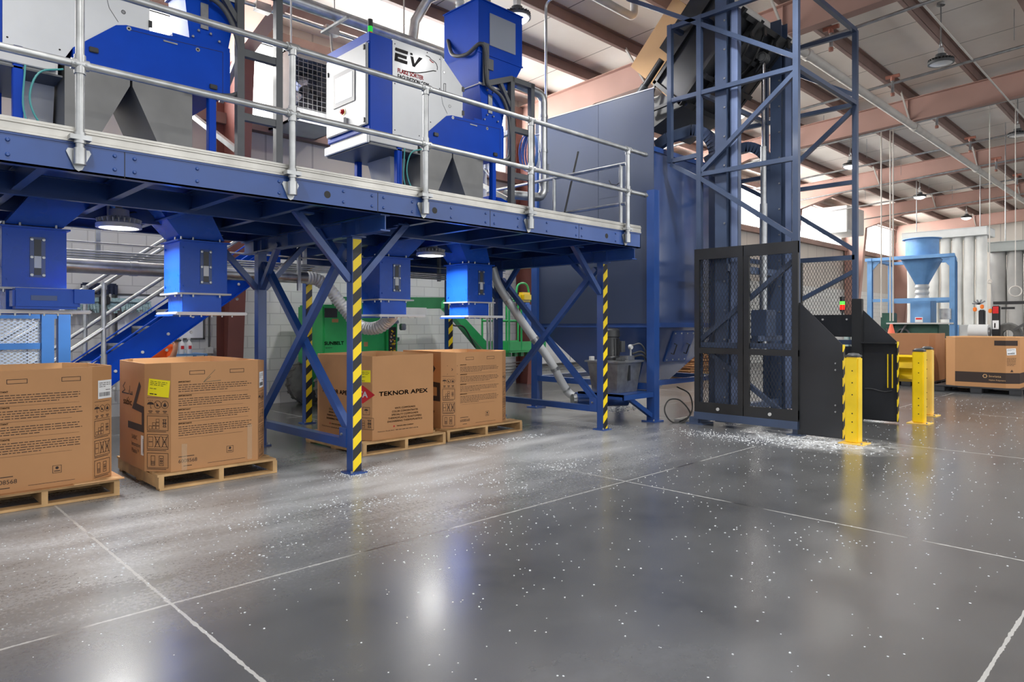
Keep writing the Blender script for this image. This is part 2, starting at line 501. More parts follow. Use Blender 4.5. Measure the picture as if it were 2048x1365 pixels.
def smooth_path(pts, n=6):
    """Catmull-Rom through the points"""
    p = [V(x) for x in pts]; p = [p[0] * 2 - p[1]] + p + [p[-1] * 2 - p[-2]]; out = []
    for i in range(1, len(p) - 2):
        for k in range(n):
            t = k / n; a, b, c, d = p[i - 1], p[i], p[i + 1], p[i + 2]
            out.append(0.5 * ((2 * b) + (c - a) * t + (2 * a - 5 * b + 4 * c - d) * t * t + (3 * b - a - 3 * c + d) * t ** 3))
    out.append(p[-2]); return out

# ---- printing: lettering and marks laid on a plane (o + a*u + b*w), raised by a hair
_TXT = {}
def text_shape(txt):
    if txt not in _TXT:
        cu = bpy.data.curves.new('lettering', 'FONT'); cu.body = txt; cu.size = 1.0; cu.resolution_u = 3
        ob = bpy.data.objects.new('lettering', cu); COL.objects.link(ob)
        bpy.context.view_layer.update()
        me = ob.to_mesh(); vs = [(v.co.x, v.co.y) for v in me.vertices]; fs = [tuple(p.vertices) for p in me.polygons]
        ob.to_mesh_clear(); bpy.data.objects.remove(ob); bpy.data.curves.remove(cu)
        _TXT[txt] = (vs, fs)
    return _TXT[txt]
class Plane:
    """a printed plane: o origin, u right, w up, n outward"""
    def __init__(s, mb, o, u, w, n, lift=0.0015):
        s.mb, s.u, s.w, s.n = mb, V(u).normalized(), V(w).normalized(), V(n).normalized(); s.o = V(o) + s.n * lift
    def P(s, a, b): return s.o + s.u * a + s.w * b
    def poly(s, pts, m): s.mb.add([s.P(*p) for p in pts], [tuple(range(len(pts)))], m)
    def rect(s, a, b, c, d, m): s.poly([(a, b), (c, b), (c, d), (a, d)], m)
    def frame(s, a, b, c, d, t, m):
        s.rect(a, b, c, b + t, m); s.rect(a, d - t, c, d, m); s.rect(a, b + t, a + t, d - t, m); s.rect(c - t, b + t, c, d - t, m)
    def line(s, pts, wd, m):
        """mitred ribbon"""
        p = [V((x, y, 0)) for x, y in pts]; L = []; R_ = []
        for i in range(len(p)):
            d0 = (p[i] - p[i - 1]).normalized() if i else (p[1] - p[0]).normalized()
            d1 = (p[i + 1] - p[i]).normalized() if i < len(p) - 1 else d0
            t = (d0 + d1); t = t.normalized() if t.length > 1e-6 else d0
            nn = V((-t.y, t.x, 0)); k = wd / 2 / max(0.45, nn.dot(V((-d0.y, d0.x, 0))))
            L.append(p[i] + nn * k); R_.append(p[i] - nn * k)
        for i in range(len(p) - 1):
            s.poly([(L[i].x, L[i].y), (R_[i].x, R_[i].y), (R_[i + 1].x, R_[i + 1].y), (L[i + 1].x, L[i + 1].y)], m)
    def ring(s, a, b, r, t, m, n=20):
        s.line([(a + r * math.cos(2 * PI * i / n), b + r * math.sin(2 * PI * i / n)) for i in range(n + 1)], t, m)
    def disc(s, a, b, r, m, n=16): s.poly([(a + r * math.cos(2 * PI * i / n), b + r * math.sin(2 * PI * i / n)) for i in range(n)], m)
    def text(s, txt, a, b, size, m, width=None, align='l', bold=0.0, shear=0.0):
        vs, fs = text_shape(txt)
        if not vs: return
        x0 = min(v[0] for v in vs); x1 = max(v[0] for v in vs)
        kx = size if width is None else width / (x1 - x0)
        W_ = (x1 - x0) * kx
        off = a - (0 if align == 'l' else W_ / 2 if align == 'c' else W_)
        for dx, dy in (((0, 0),) if not bold else ((0, 0), (bold, 0), (0, bold), (bold, bold))):
            s.mb.add([s.P(off + (x - x0) * kx + dx + shear * y * size, b + y * size + dy) for x, y in vs], fs, m)
    def greek(s, a, b, width, n, lh, m, seed=0, h=0.30):
        """lines of fine print too small to read"""
        r = random.Random(seed)
        for i in range(n):
            x = a; end = a + width * (r.uniform(0.45, 0.8) if i == n - 1 else r.uniform(0.93, 1.0)); y = b - i * lh
            while x < end:
                L = r.uniform(0.012, 0.045); s.rect(x, y, min(x + L, end), y + lh * h, m); x += L + 0.007

# ================================================================== the hall
YW = 11.6                                            # wall behind the mezzanine
def ztop(y): return 6.6 + 0.05 * (YW - y)            # top of the rafters, rising to the ridge
FR = [4.6 + 7.05 * k for k in range(-2, 6)]          # frame lines
X0, X1, Y0 = -16.0, 41.2, -16.0

b = MB(); b.box((X0, Y0, -0.2), (X1, YW, 0.0), floor_m); struct(b, 'floor', at=(0, 0, 0))
b = MB(); b.prism([(YW + 0.1, ztop(YW) + 0.20), (Y0, ztop(Y0) + 0.21), (Y0, ztop(Y0) + 0.30), (YW + 0.1, ztop(YW) + 0.29)],
                  (X0, 0, 0), (0, 1, 0), (0, 0, 1), (X1 - X0, 0, 0), ceiling_m)
struct(b, 'ceiling', at=(0, 0, 0))
# wall behind: block below, sheet metal above, a strip of daylit panes in every bay
WZ0, WZ1 = 5.0, 6.36
b = MB()
b.box((X0, YW, 0), (X1, YW + 0.2, 3.0), block_m)
b.box((X0, YW + 0.05, 3.0), (X1, YW + 0.2, WZ0), panel_m)
b.box((X0, YW + 0.05, WZ1), (X1, YW + 0.2, 7.0), panel_m)
for fx in FR: b.box((fx - 0.42, YW + 0.05, WZ0), (fx + 0.42, YW + 0.2, WZ1), panel_m)
struct(b, 'wall_left', at=(0, YW, 0))
b = MB(); b.box((X1, Y0, 0), (X1 + 0.2, YW + 0.2, 9.0), panel_m); struct(b, 'wall_far', at=(X1, 0, 0))
wn = 0
for fx in FR[1:]:
    x0, x1 = fx + 0.42, fx + 6.63
    if x1 > X1: x1 = X1 - 0.1
    if x1 - x0 < 0.5: continue
    wn += 1
    b = MB(); b.box((x0, YW + 0.10, WZ0), (x1, YW + 0.12, WZ1), window_glow)
    w = struct(b, 'window_%d' % wn, at=(x0, YW, WZ0))
    b = MB()
    n = max(2, round((x1 - x0) / 1.24))
    for i in range(n + 1):
        x = x0 + (x1 - x0) * i / n; b.box((x - 0.03, YW + 0.02, WZ0), (x + 0.03, YW + 0.13, WZ1), lgrey)
    b.box((x0, YW + 0.0, WZ0 - 0.06), (x1, YW + 0.13, WZ0), lgrey); b.box((x0, YW + 0.0, WZ1), (x1, YW + 0.13, WZ1 + 0.05), lgrey)
    f = b.build('window_frame', parent=w)
# steel girts along the wall and the frames
b = MB()
for z in (4.86, 6.50): b.box((X0, YW - 0.12, z - 0.1), (X1, YW + 0.05, z + 0.08), purlin_m)
struct(b, 'trim_1', at=(0, YW, 4.86))
for fx in FR:
    b = MB()
    yb = Y0
    zb = lambda y: ztop(y) - 0.55
    b.prism([(YW - 0.1, ztop(YW)), (yb, ztop(yb)), (yb, zb(yb)), (9.2, zb(9.2)), (YW - 0.9, ztop(YW) - 0.85), (YW - 0.1, ztop(YW) - 0.85)], (fx - 0.008, 0, 0), (0, 1, 0), (0, 0, 1), (0.016, 0, 0), rafter_m)
    b.bar((fx, YW - 0.1, ztop(YW)), (fx, yb, ztop(yb)), 0.22, 0.014, rafter_m)
    b.bar((fx, 9.2, zb(9.2)), (fx, yb, zb(yb)), 0.22, 0.016, rafter_m)
    b.bar((fx, YW - 0.9, ztop(YW) - 0.85), (fx, 9.2, zb(9.2)), 0.22, 0.016, rafter_m)
    y = 8.0
    while y > yb + 1:
        b.box((fx - 0.05, y - 0.005, zb(y)), (fx + 0.05, y + 0.005, ztop(y)), rafter_m); y -= 2.86
    struct(b, 'rafter', at=(fx, YW, 6.0))
    b = MB()                                          # tapered wall column
    cz = ztop(YW) - 0.85
    cm = rafter_m if fx > 20 else colm
    b.prism([(YW - 0.02, 0), (YW - 0.38, 0), (YW - 0.9, cz), (YW - 0.02, cz)], (fx - 0.008, 0, 0), (0, 1, 0), (0, 0, 1), (0.016, 0, 0), cm)
    b.bar((fx, YW - 0.38, 0), (fx, YW - 0.9, cz), 0.26, 0.016, cm, up=(0, 1, 0))
    b.bar((fx, YW - 0.02, 0), (fx, YW - 0.02, ztop(YW)), 0.26, 0.016, cm, up=(0, 1, 0))
    struct(b, 'column', at=(fx, YW, 0))
for j in range(-13, 6):
    y = 3.67 + 1.43 * j; z = ztop(y)
    b = MB()
    b.bar((X0, y, z + 0.10), (X1, y, z + 0.10), 0.012, 0.2, purlin_m)
    b.bar((X0, y + 0.04, z + 0.006), (X1, y + 0.04, z + 0.006), 0.085, 0.012, purlin_m)
    b.bar((X0, y - 0.04, z + 0.195), (X1, y - 0.04, z + 0.195), 0.085, 0.012, purlin_m)
    struct(b, 'purlin', at=(0, y, z))
for fx in FR[2:]:
    for j in (-1, 1, 3):
        y = 3.67 + 1.43 * j
        for s in (-1, 1):
            b = MB(); b.bar((fx + s * 0.02, y, ztop(y) - 0.52), (fx + s * 0.72, y, ztop(y) + 0.03), 0.035, 0.035, pipe_white)
            struct(b, 'flange_brace', at=(fx, y, ztop(y) - 0.5))

# ------------------------------------------------------------------ sprinkler pipework
b = MB(); t = None
r = thing('sprinkler_main', 'thick grey sprinkler main running the length of the hall under the rafters', 'pipe', (10.0, 5.0, 6.23))
b = MB(); b.cyl((4.0, 5.0, 6.23), (X1, 5.0, 6.23), 0.085, pipe_white, 18); b.build('pipe_run', r)
for x in (12.2, 18.6, 25.0, 31.4):
    b = MB(); b.cyl((x, 5.0, 6.23), (x + 0.16, 5.0, 6.23), 0.105, pipe_white, 18); b.build('coupling', r)
BR = [(12.2, 'first'), (15.5, 'second'), (18.8, 'third'), (22.1, 'fourth'), (25.4, 'fifth'), (28.7, 'sixth'), (32.0, 'seventh')]
for x, nm in BR:
    r = thing('sprinkler_branch', 'thin roof sprinkler branch with a rusty drop tee, %s beyond the tower' % nm, 'pipe', (x, 4.55, ztop(4.55) - 0.4), 'sprinkler branch pipes')
    zz = lambda y: ztop(y) - 0.38
    b = MB(); b.cyl((x, 11.0, zz(11.0) - 0.25), (x, -12.0, zz(-12.0)), 0.028, steel, 10); b.build('pipe_run', r)
    b = MB(); y = 4.55; z = zz(y) - 0.04
    b.cyl((x, y + 0.13, z), (x, y - 0.13, z), 0.038, pipe_red, 12); b.cyl((x, y, z), (x, y, z - 0.09), 0.04, pipe_red, 12); b.build('tee_fitting', r)
    b = MB(); b.cyl((x, y, z - 0.08), (x, y, z - 0.36), 0.030, steel, 12); b.cyl((x, y, z - 0.34), (x, y, z - 0.40), 0.038, pipe_red, 12); b.build('drop_nipple', r)
    b = MB()
    for yy in (9.4, 7.2, 2.5, 0.2): b.cyl((x, yy, zz(yy)), (x, yy, ztop(yy) + 0.2), 0.006, steel, 6)
    b.build('hanger_rod', r)
# pipe run with a double bend near the roof above the hopper
b = MB()
b.tube([(3.0, 6.4, 6.3), (8.9, 6.4, 6.3)] + arc((8.9, 6.4, 6.42), 0.12, -PI / 2, 0, (1, 0, 0), (0, 0, 1), 5) + [(9.02, 6.4, 6.55)] + arc((9.02, 6.28, 6.55), 0.12, 0, PI / 2, (0, 1, 0), (0, 0, 1), 5)[0:6] + [(9.02, 4.3, 6.76)], 0.062, pipe_white, 14)
solo(b, 'bent_roof_pipe', 'pale roof pipe with a double elbow above the blue hopper', 'pipe', (9, 6.4, 6.3))
b = MB(); b.cyl((7.0, 3.2, 6.55), (X1, 3.0, 6.3), 0.018, pipe_white, 8)
solo(b, 'roof_conduit', 'thin pale conduit slung along the bays below the rafters on the tower side', 'pipe', (20, 3, 6.4))

# galvanised conveying duct over the sorters, with its bends
r = thing('conveying_duct', 'long galvanised round duct passing high behind the flake sorters', 'duct', (5, 8.6, 5.72))
b = MB(); b.cyl((1.0, 8.6, 5.76), (8.15, 8.6, 5.76), 0.085, galv, 18); b.build('duct_run', r)
b = MB(); b.tube([(6.3, 8.6, 5.8), (6.33, 8.58, 6.1), (6.45, 8.4, 6.42), (6.75, 8.1, 6.62), (7.4, 7.7, 6.72)], 0.075, galv, 14); b.build('duct_bend', r)
b = MB()
for x in (2.4, 4.95, 7.4): b.bar((x, 8.25, 5.62), (x, 8.95, 5.62), 0.04, 0.03, steel); b.cyl((x, 8.6, 5.62), (x, 8.6, ztop(8.6)), 0.008, steel, 6)
b.build('strut_hanger', r)
b = MB(); b.cyl((2.5, 9.5, 5.95), (8.5, 9.5, 5.95), 0.03, galv, 10)
for x in (4.2, 5.3): b.box((x, 9.44, 5.89), (x + 0.22, 9.56, 6.01), galv)
b.tube(smooth_path([(5.4, 9.5, 5.92), (5.42, 9.4, 5.5), (5.5, 8.9, 5.1), (5.4, 8.0, 4.72), (4.5, 7.4, 4.66)], 5), 0.02, galv, 8)
solo(b, 'roof_conduit', 'galvanised conduit with junction boxes dropping to the sorter with the bird logo', 'conduit', (5, 9.5, 5.9))
for i, (x, y, lb) in enumerate([(4.0, 8.0, 'slim white drop rod beside the wall heater'), (6.35, 8.9, 'slim white drop rod behind the round duct bend')]):
    b = MB(); b.cyl((x, y, 2.63), (x, y, ztop(y)), 0.012, pipe_white, 8); solo(b, 'drop_rod', lb, 'rod', (x, y, 2.63))

# ------------------------------------------------------------------ high-bay lamps
def high_bay(lb, x, y, z, lit=True, r=0.21, group='high-bay lamps', power=LAMP_W, drop=True):
    t = thing('high_bay_lamp', lb, 'lamp', (x, y, z), group)
    b = MB()
    b.lathe([(0.05, 0.17), (0.085, 0.16), (0.09, 0.07), (r * 0.8, 0.05), (r, 0.025), (r, -0.01), (r * 0.86, -0.012), (r * 0.84, 0.012)], (x, y, z), dgrey if power > 60 else lgrey, 28)
    for i in range(24):
        a = 2 * PI * i / 24; c, s_ = math.cos(a), math.sin(a)
        b.bar((x + c * 0.085, y + s_ * 0.085, z + 0.075), (x + c * r * 0.96, y + s_ * r * 0.96, z + 0.045), 0.006, 0.05, dgrey if power > 60 else lgrey)
    b.build('heat_sink_housing', t)
    b = MB(); b.lathe([(0.0, -0.085), (r * 0.3, -0.08), (r * 0.6, -0.06), (r * 0.8, -0.03), (r * 0.86, -0.008)] if power > 60 and lit else [(0.0, -0.02), (r * 0.5, -0.018), (r * 0.86, -0.008)], (x, y, z), (glow_white if power > 60 else deck_lens) if lit else glass_dark, 28); b.build('lens', t)
    if drop:
        b = MB(); b.box((x - 0.04, y - 0.04, z + 0.16), (x + 0.04, y + 0.04, z + 0.27), lgrey)
        b.tube(arc((x, y, z + 0.33), 0.07, 0, 2 * PI, (1, 0, 0), (0, 0, 1), 14), 0.009, steel, 6)
        b.cyl((x, y, z + 0.40), (x, y, ztop(y) + 0.205), 0.012, steel, 8); b.lathe([(0.07, 0), (0.06, 0.05), (0.0, 0.06)], (x, y, ztop(y) + 0.15), lgrey, 14)
        b.build('hanger', t)
    if lit:
        ld = bpy.data.lights.new('lamp_light', 'AREA'); ld.shape = 'DISK'; ld.size = r * 1.7; ld.energy = power; ld.spread = math.radians(165)
        ld.color = (1.0, 0.985, 0.96)
        lo = bpy.data.objects.new('lamp_light', ld); COL.objects.link(lo); lo.parent = t; lo.location = (0, 0, -0.10)
    return t
names = {0: 'glaring round roof lamp above the blue feed hopper', 1: 'round roof lamp behind the tipping tower mast', 2: 'glaring roof lamp just behind the far tower post',
         3: 'second glaring roof lamp beyond the tower towards the filter bags', 4: 'glaring roof lamp directly over the white filter manifold'}
for k in range(5): high_bay(names[k], 7.25 + 6.85 * k, 7.27, 6.02)
high_bay('unlit round roof lamp on a chain, largest of those right of the tower', 14.15, 3.36, 6.12, lit=False)
high_bay('unlit round roof lamp at the picture edge under a far rafter', 20.9, 3.3, 6.12, lit=False)
high_bay('small distant roof lamp over the grey filter manifold', 38.6, 5.6, 6.05)
for x, nm in ((-7, 'first'), (1.5, 'second'), (8.5, 'third'), (16, 'fourth'), (24, 'fifth'), (31, 'sixth')):                        # the rows behind the camera light the aisle
    high_bay('%s roof lamp of the row behind the aisle' % nm, x, -1.2 if x < 20 else 0.2, 6.35, power=REAR_W * (1.0 if x > 5 else 0.6))
for x, nm in ((-4, 'first'), (6, 'second'), (14, 'third'), (22, 'fourth')):
    high_bay('%s roof lamp of the second row behind the aisle' % nm, x, -6.5, 6.6, power=REAR_W * (1.0 if x > 0 else 0.5))
high_bay('round roof lamp over the near end of the mezzanine', 0.4, 7.27, 6.02)
high_bay('round roof lamp over the aisle in front of the tipping tower', 7.25, 3.36, 6.12, power=REAR_W * 0.55)
high_bay('round roof lamp over the aisle in front of the near sorter', 0.4, 3.36, 6.12, power=REAR_W * 0.5)

# ================================================================== mezzanine
PX0, PX1, YF, YB = -3.0, 7.33, 5.10, 8.05
plat = thing('mezzanine_platform', 'navy steel mezzanine on striped legs carrying the two flake sorters', 'platform', (3.46, 5.65, 0))
b = MB(); b.box((PX0, YF + 0.02, 2.575), (PX1, YB, 2.60), navy); b.box((4.35, YB, 2.575), (PX1, 9.75, 2.60), navy); b.build('deck_plate', plat)
b = MB()
b.box((PX0, YF, 2.385), (PX1, YF + 0.012, 2.575), navy); b.box((PX0, YF, 2.385), (PX1, YF + 0.07, 2.397), navy); b.box((PX0, YF - 0.006, 2.563), (PX1, YF + 0.07, 2.575), navy)
for x in (1.36, 3.36, 4.70, 6.10, -0.3):
    b.box((x - 0.0025, YF - 0.0015, 2.386), (x + 0.0025, YF, 2.56), rubber)
BX = [0.25, 0.72, 1.30, 1.42, 1.83, 2.45, 3.02, 3.30, 3.42, 3.73, 4.19, 4.64, 4.76, 5.10, 5.55, 6.05, 6.15, 6.80, -0.4, -0.9]
for x in BX:
    for z in (2.435, 2.525): b.lathe([(0.0, -0.010), (0.008, -0.010), (0.013, -0.003), (0.013, 0)], (x, YF, z), navy, 10, axis='y')
for x in (2.87, 3.99, 6.62): b.cyl((x, YF - 0.001, 2.478), (x, YF + 0.002, 2.478), 0.03, rubber, 18)
b.build('edge_beam', plat)
b = MB(); b.box((PX1 - 0.012, YF, 2.385), (PX1, 9.75, 2.575), navy); b.box((PX1 - 0.07, YF, 2.385), (PX1, 9.75, 2.397), navy); b.build('edge_beam', plat)
b = MB(); b.box((PX0, YB - 0.012, 2.385), (4.35, YB, 2.575), navy); b.box((PX0, YB - 0.07, 2.385), (4.35, YB, 2.397), navy); b.build('edge_beam', plat)
b = MB(); b.box((4.35, 9.738, 2.385), (PX1, 9.75, 2.575), navy); b.build('edge_beam', plat)
b = MB()                                                       # aluminium toe board with its grooves
b.prism([(0, 0), (-0.022, 0.004), (-0.022, 0.018), (-0.016, 0.022), (-0.016, 0.062), (-0.022, 0.066), (-0.022, 0.078), (-0.014, 0.084), (-0.014, 0.098), (0, 0.102)],
        (PX0, YF + 0.012, 2.572), (0, 1, 0), (0, 0, 1), (PX1 - PX0, 0, 0), alu)
b.prism([(0, 0), (0.022, 0.004), (0.022, 0.018), (0.016, 0.022), (0.016, 0.062), (0.022, 0.066), (0.022, 0.078), (0, 0.102)],
        (PX1 - 0.012, YF, 2.572), (1, 0, 0), (0, 0, 1), (0, 4.6, 0), alu)
tag(b.build('toe_board', plat), 'bright aluminium toe board')
i = 0; x = -2.25
while x < 7.2:
    b = MB(); b.ibeam((x, YF + 0.012, 2.483), (x, YB - 0.012, 2.483), 0.06, 0.16, navy, t=0.008); b.build('joist', plat); x += 0.635
for y in (6.23, 7.15):
    b = MB(); b.ibeam((PX0, y, 2.455), (PX1, y, 2.455), 0.05, 0.17, navy, t=0.008); b.build('joist', plat)
for x in (4.9, 5.6, 6.3):
    b = MB(); b.ibeam((x, YB, 2.483), (x, 9.74, 2.483), 0.06, 0.16, navy, t=0.008); b.build('joist', plat)
for x in (-0.35, 3.46, 7.24):
    b = MB(); b.ibeam((x, YF + 0.03, 2.312), (x, YB + 0.05, 2.312), 0.10, 0.15, navy, t=0.012)
    for y in (5.55, 5.80, 6.9, 7.55, 7.75): b.box((x - 0.05, y - 0.005, 2.245), (x + 0.05, y + 0.005, 2.38), navy)
    b.build('cross_beam', plat)
b = MB(); b.ibeam((4.7, 8.95, 2.312), (7.3, 8.95, 2.312), 0.1, 0.15, navy); b.build('cross_beam', plat)
def post(x, y, zt, striped, w=0.1):
    b = MB(); b.box((x - w / 2, y - w / 2, 0.015), (x + w / 2, y + w / 2, zt), navy); p = b.build('post', plat)
    b = MB(); b.box((x - 0.09, y - 0.09, 0), (x + 0.09, y + 0.09, 0.015), navy)
    for sx in (-1, 1): b.cyl((x + sx * 0.068, y - 0.068, 0.015), (x + sx * 0.068, y - 0.068, 0.035), 0.011, steel, 8)
    b.build('base_plate', p)
    b = MB(); b.box((x - 0.08, y - 0.08, zt - 0.012), (x + 0.08, y + 0.08, zt), navy); b.build('cap_plate', p)
    if striped:
        b = MB(); b.box((x - w / 2 + 0.006, y - w / 2 - 0.002, 0.02), (x + w / 2 - 0.004, y - w / 2, zt - 0.03), hazard)
        tag(b.build('hazard_tape', p), 'yellow and black striped warning tape')
for x, s in ((-0.35, True), (3.46, True), (7.24, True)):
    post(x, 5.65, 2.235, s); post(x, 7.67, 2.235, False)
post(4.72, 8.95, 2.235, True); post(7.3, 8.95, 2.235, True)
for x in (-0.35, 3.46, 7.24):
    for (y0, z0, y1, z1, o) in ((5.72, 2.15, 7.62, 0.30, -0.035), (7.62, 2.10, 5.74, 0.33, 0.035)):
        b = MB(); b.bar((x + o, y0, z0), (x + o, y1, z1), 0.07, 0.07, navy, up=(1, 0, 0)); b.build('cross_brace', plat)
    b = MB(); b.bar((x, 5.7, 0.27), (x, 7.62, 0.27), 0.08, 0.08, navy); b.build('tie_bar', plat)
    b = MB()
    for y0, y1 in ((5.70, 5.82), (7.50, 7.62)): b.prism([(y0, 0.24), (y1, 0.24), (y1, 0.42), (y0, 0.42)], (x - 0.06, 0, 0), (0, 1, 0), (0, 0, 1), (0.012, 0, 0), navy)
    for y in (5.77, 7.56): b.cyl((x - 0.075, y, 0.36), (x - 0.06, y, 0.36), 0.013, steel, 8)
    build_each(b, 'gusset_plate', plat)
    b = MB(); b.bar((x, 5.69, 1.82), (x, 6.32, 2.40), 0.06, 0.06, navy, up=(1, 0, 0)); b.bar((x, 7.63, 1.82), (x, 7.2, 2.3), 0.06, 0.06, navy, up=(1, 0, 0)); build_each(b, 'knee_brace', plat)
    for y in (5.65, 7.67):
        for s in (-1, 1):
            if x > 7 and s > 0: continue
            b = MB(); b.bar((x + s * 0.05, y, 1.82), (x + s * 0.60, y, 2.42), 0.06, 0.06, navy, up=(0, 1, 0))
            b.box((x + s * 0.52 - 0.05, y - 0.05, 2.39), (x + s * 0.52 + 0.08, y + 0.05, 2.405), navy); b.build('knee_brace', plat)

# ------------------------------------------------------------------ guard railing
rail = thing('guard_railing', 'grey pipe guard railing along the front of the mezzanine', 'railing', (3.85, 5.06, 2.43))
YR, ZR1, ZR2, RR = 5.055, 3.585, 3.065, 0.026
for z in (ZR1, ZR2):
    b = MB(); b.cyl((PX0, YR, z), (7.36, YR, z), RR, galv, 14); b.lathe([(0, 0.05), (0.02, 0.045), (0.030, 0.02), (0.030, -0.02)], (7.36, YR, z), galv, 14, axis='x'); b.build('rail', rail)
for x in (-0.35, 1.09, 2.54, 3.85, 5.25, 6.99):
    b = MB(); b.cyl((x, YR, 2.44), (x, YR, ZR1), RR, galv, 14); p = b.build('post', rail)
    b = MB()
    for z, k in ((ZR1, 0), (ZR2, 1)):
        b = MB(); b.cyl((x - 0.05, YR, z), (x + 0.05, YR, z), 0.035, galv, 14); b.cyl((x, YR, z - 0.06), (x, YR, z + 0.06 * k), 0.034, galv, 14)
        for s in (-0.03, 0.03): b.cyl((x + s, YR - 0.04, z), (x + s, YR - 0.03, z), 0.007, steel, 8)
        b.build('clamp_fitting', p)
    b = MB()
    b.prism([(-0.06, 0.08), (-0.07, 0.06), (-0.02, -0.05), (0.0, -0.062), (0.02, -0.05), (0.07, 0.06), (0.06, 0.08)], (x, YF - 0.002, 2.45), (1, 0, 0), (0, 0, 1), (0, -0.012, 0), galv)
    b.cyl((x, YR, 2.425), (x, YR, 2.53), 0.036, galv, 14); b.box((x - 0.06, YR - 0.034, 2.58), (x + 0.06, YR + 0.034, 2.61), galv); b.cyl((x, YR, 2.56), (x, YR, 2.63), 0.034, galv, 14)
    b.build('side_bracket', p)
rail2 = thing('end_railing', 'grey pipe railing across the open end of the mezzanine beside the tall hopper', 'railing', (7.15, 6.4, 2.6))
for z in (3.46, 2.95):
    b = MB(); b.cyl((7.15, 5.2, z), (7.15, 7.95, z), 0.022, galv, 12); b.build('rail', rail2)
for y in (5.28, 6.43, 7.65):
    b = MB(); b.cyl((7.15, y, 2.60), (7.15, y, 3.46), 0.024, galv, 12); b.cyl((7.15, y, 2.6), (7.15, y, 2.64), 0.05, galv, 12); p = b.build('post', rail2)
b = MB(); b.tube([(7.15, 5.26, 3.25), (7.12, 5.33, 3.2), (7.1, 5.4, 3.22), (7.1, 5.43, 3.27)], 0.006, black, 6); b.build('hook', rail2)
b = MB(); b.cyl((7.05, 6.25, 2.60), (7.22, 6.05, 3.78), 0.014, black, 10)
solo(b, 'black_pole', 'black pole leaning against the end railing in front of the hopper', 'pole', (7.05, 6.25, 2.6))

# ------------------------------------------------------------------ lamps under the deck
def deck_lamp(lb, x, y, z):
    t = high_bay(lb, x, y, z, r=0.19, group='lamps under the deck', power=DECK_LAMP_W, drop=False)
    b = MB(); b.cyl((x, y, z + 0.16), (x, y, 2.56), 0.03, black, 12); b.bar((x - 0.09, y, z + 0.10), (x - 0.09, y, z + 0.2), 0.02, 0.012, lgrey); b.build('bracket', t)
    b = MB(); b.tube(smooth_path([(x + 0.04, y, z + 0.12), (x + 0.16, y + 0.05, z + 0.16), (x + 0.3, y + 0.2, z + 0.1), (x + 0.1, y + 0.6, z + 0.05)], 5), 0.008, black, 6); b.build('cord', t)
deck_lamp('lit round lamp under the deck above the gap between the two nearest boxes', 1.845, 7.1, 2.31)
deck_lamp('lit round lamp under the deck between the two chutes by the striped post', 5.49, 7.1, 2.31)

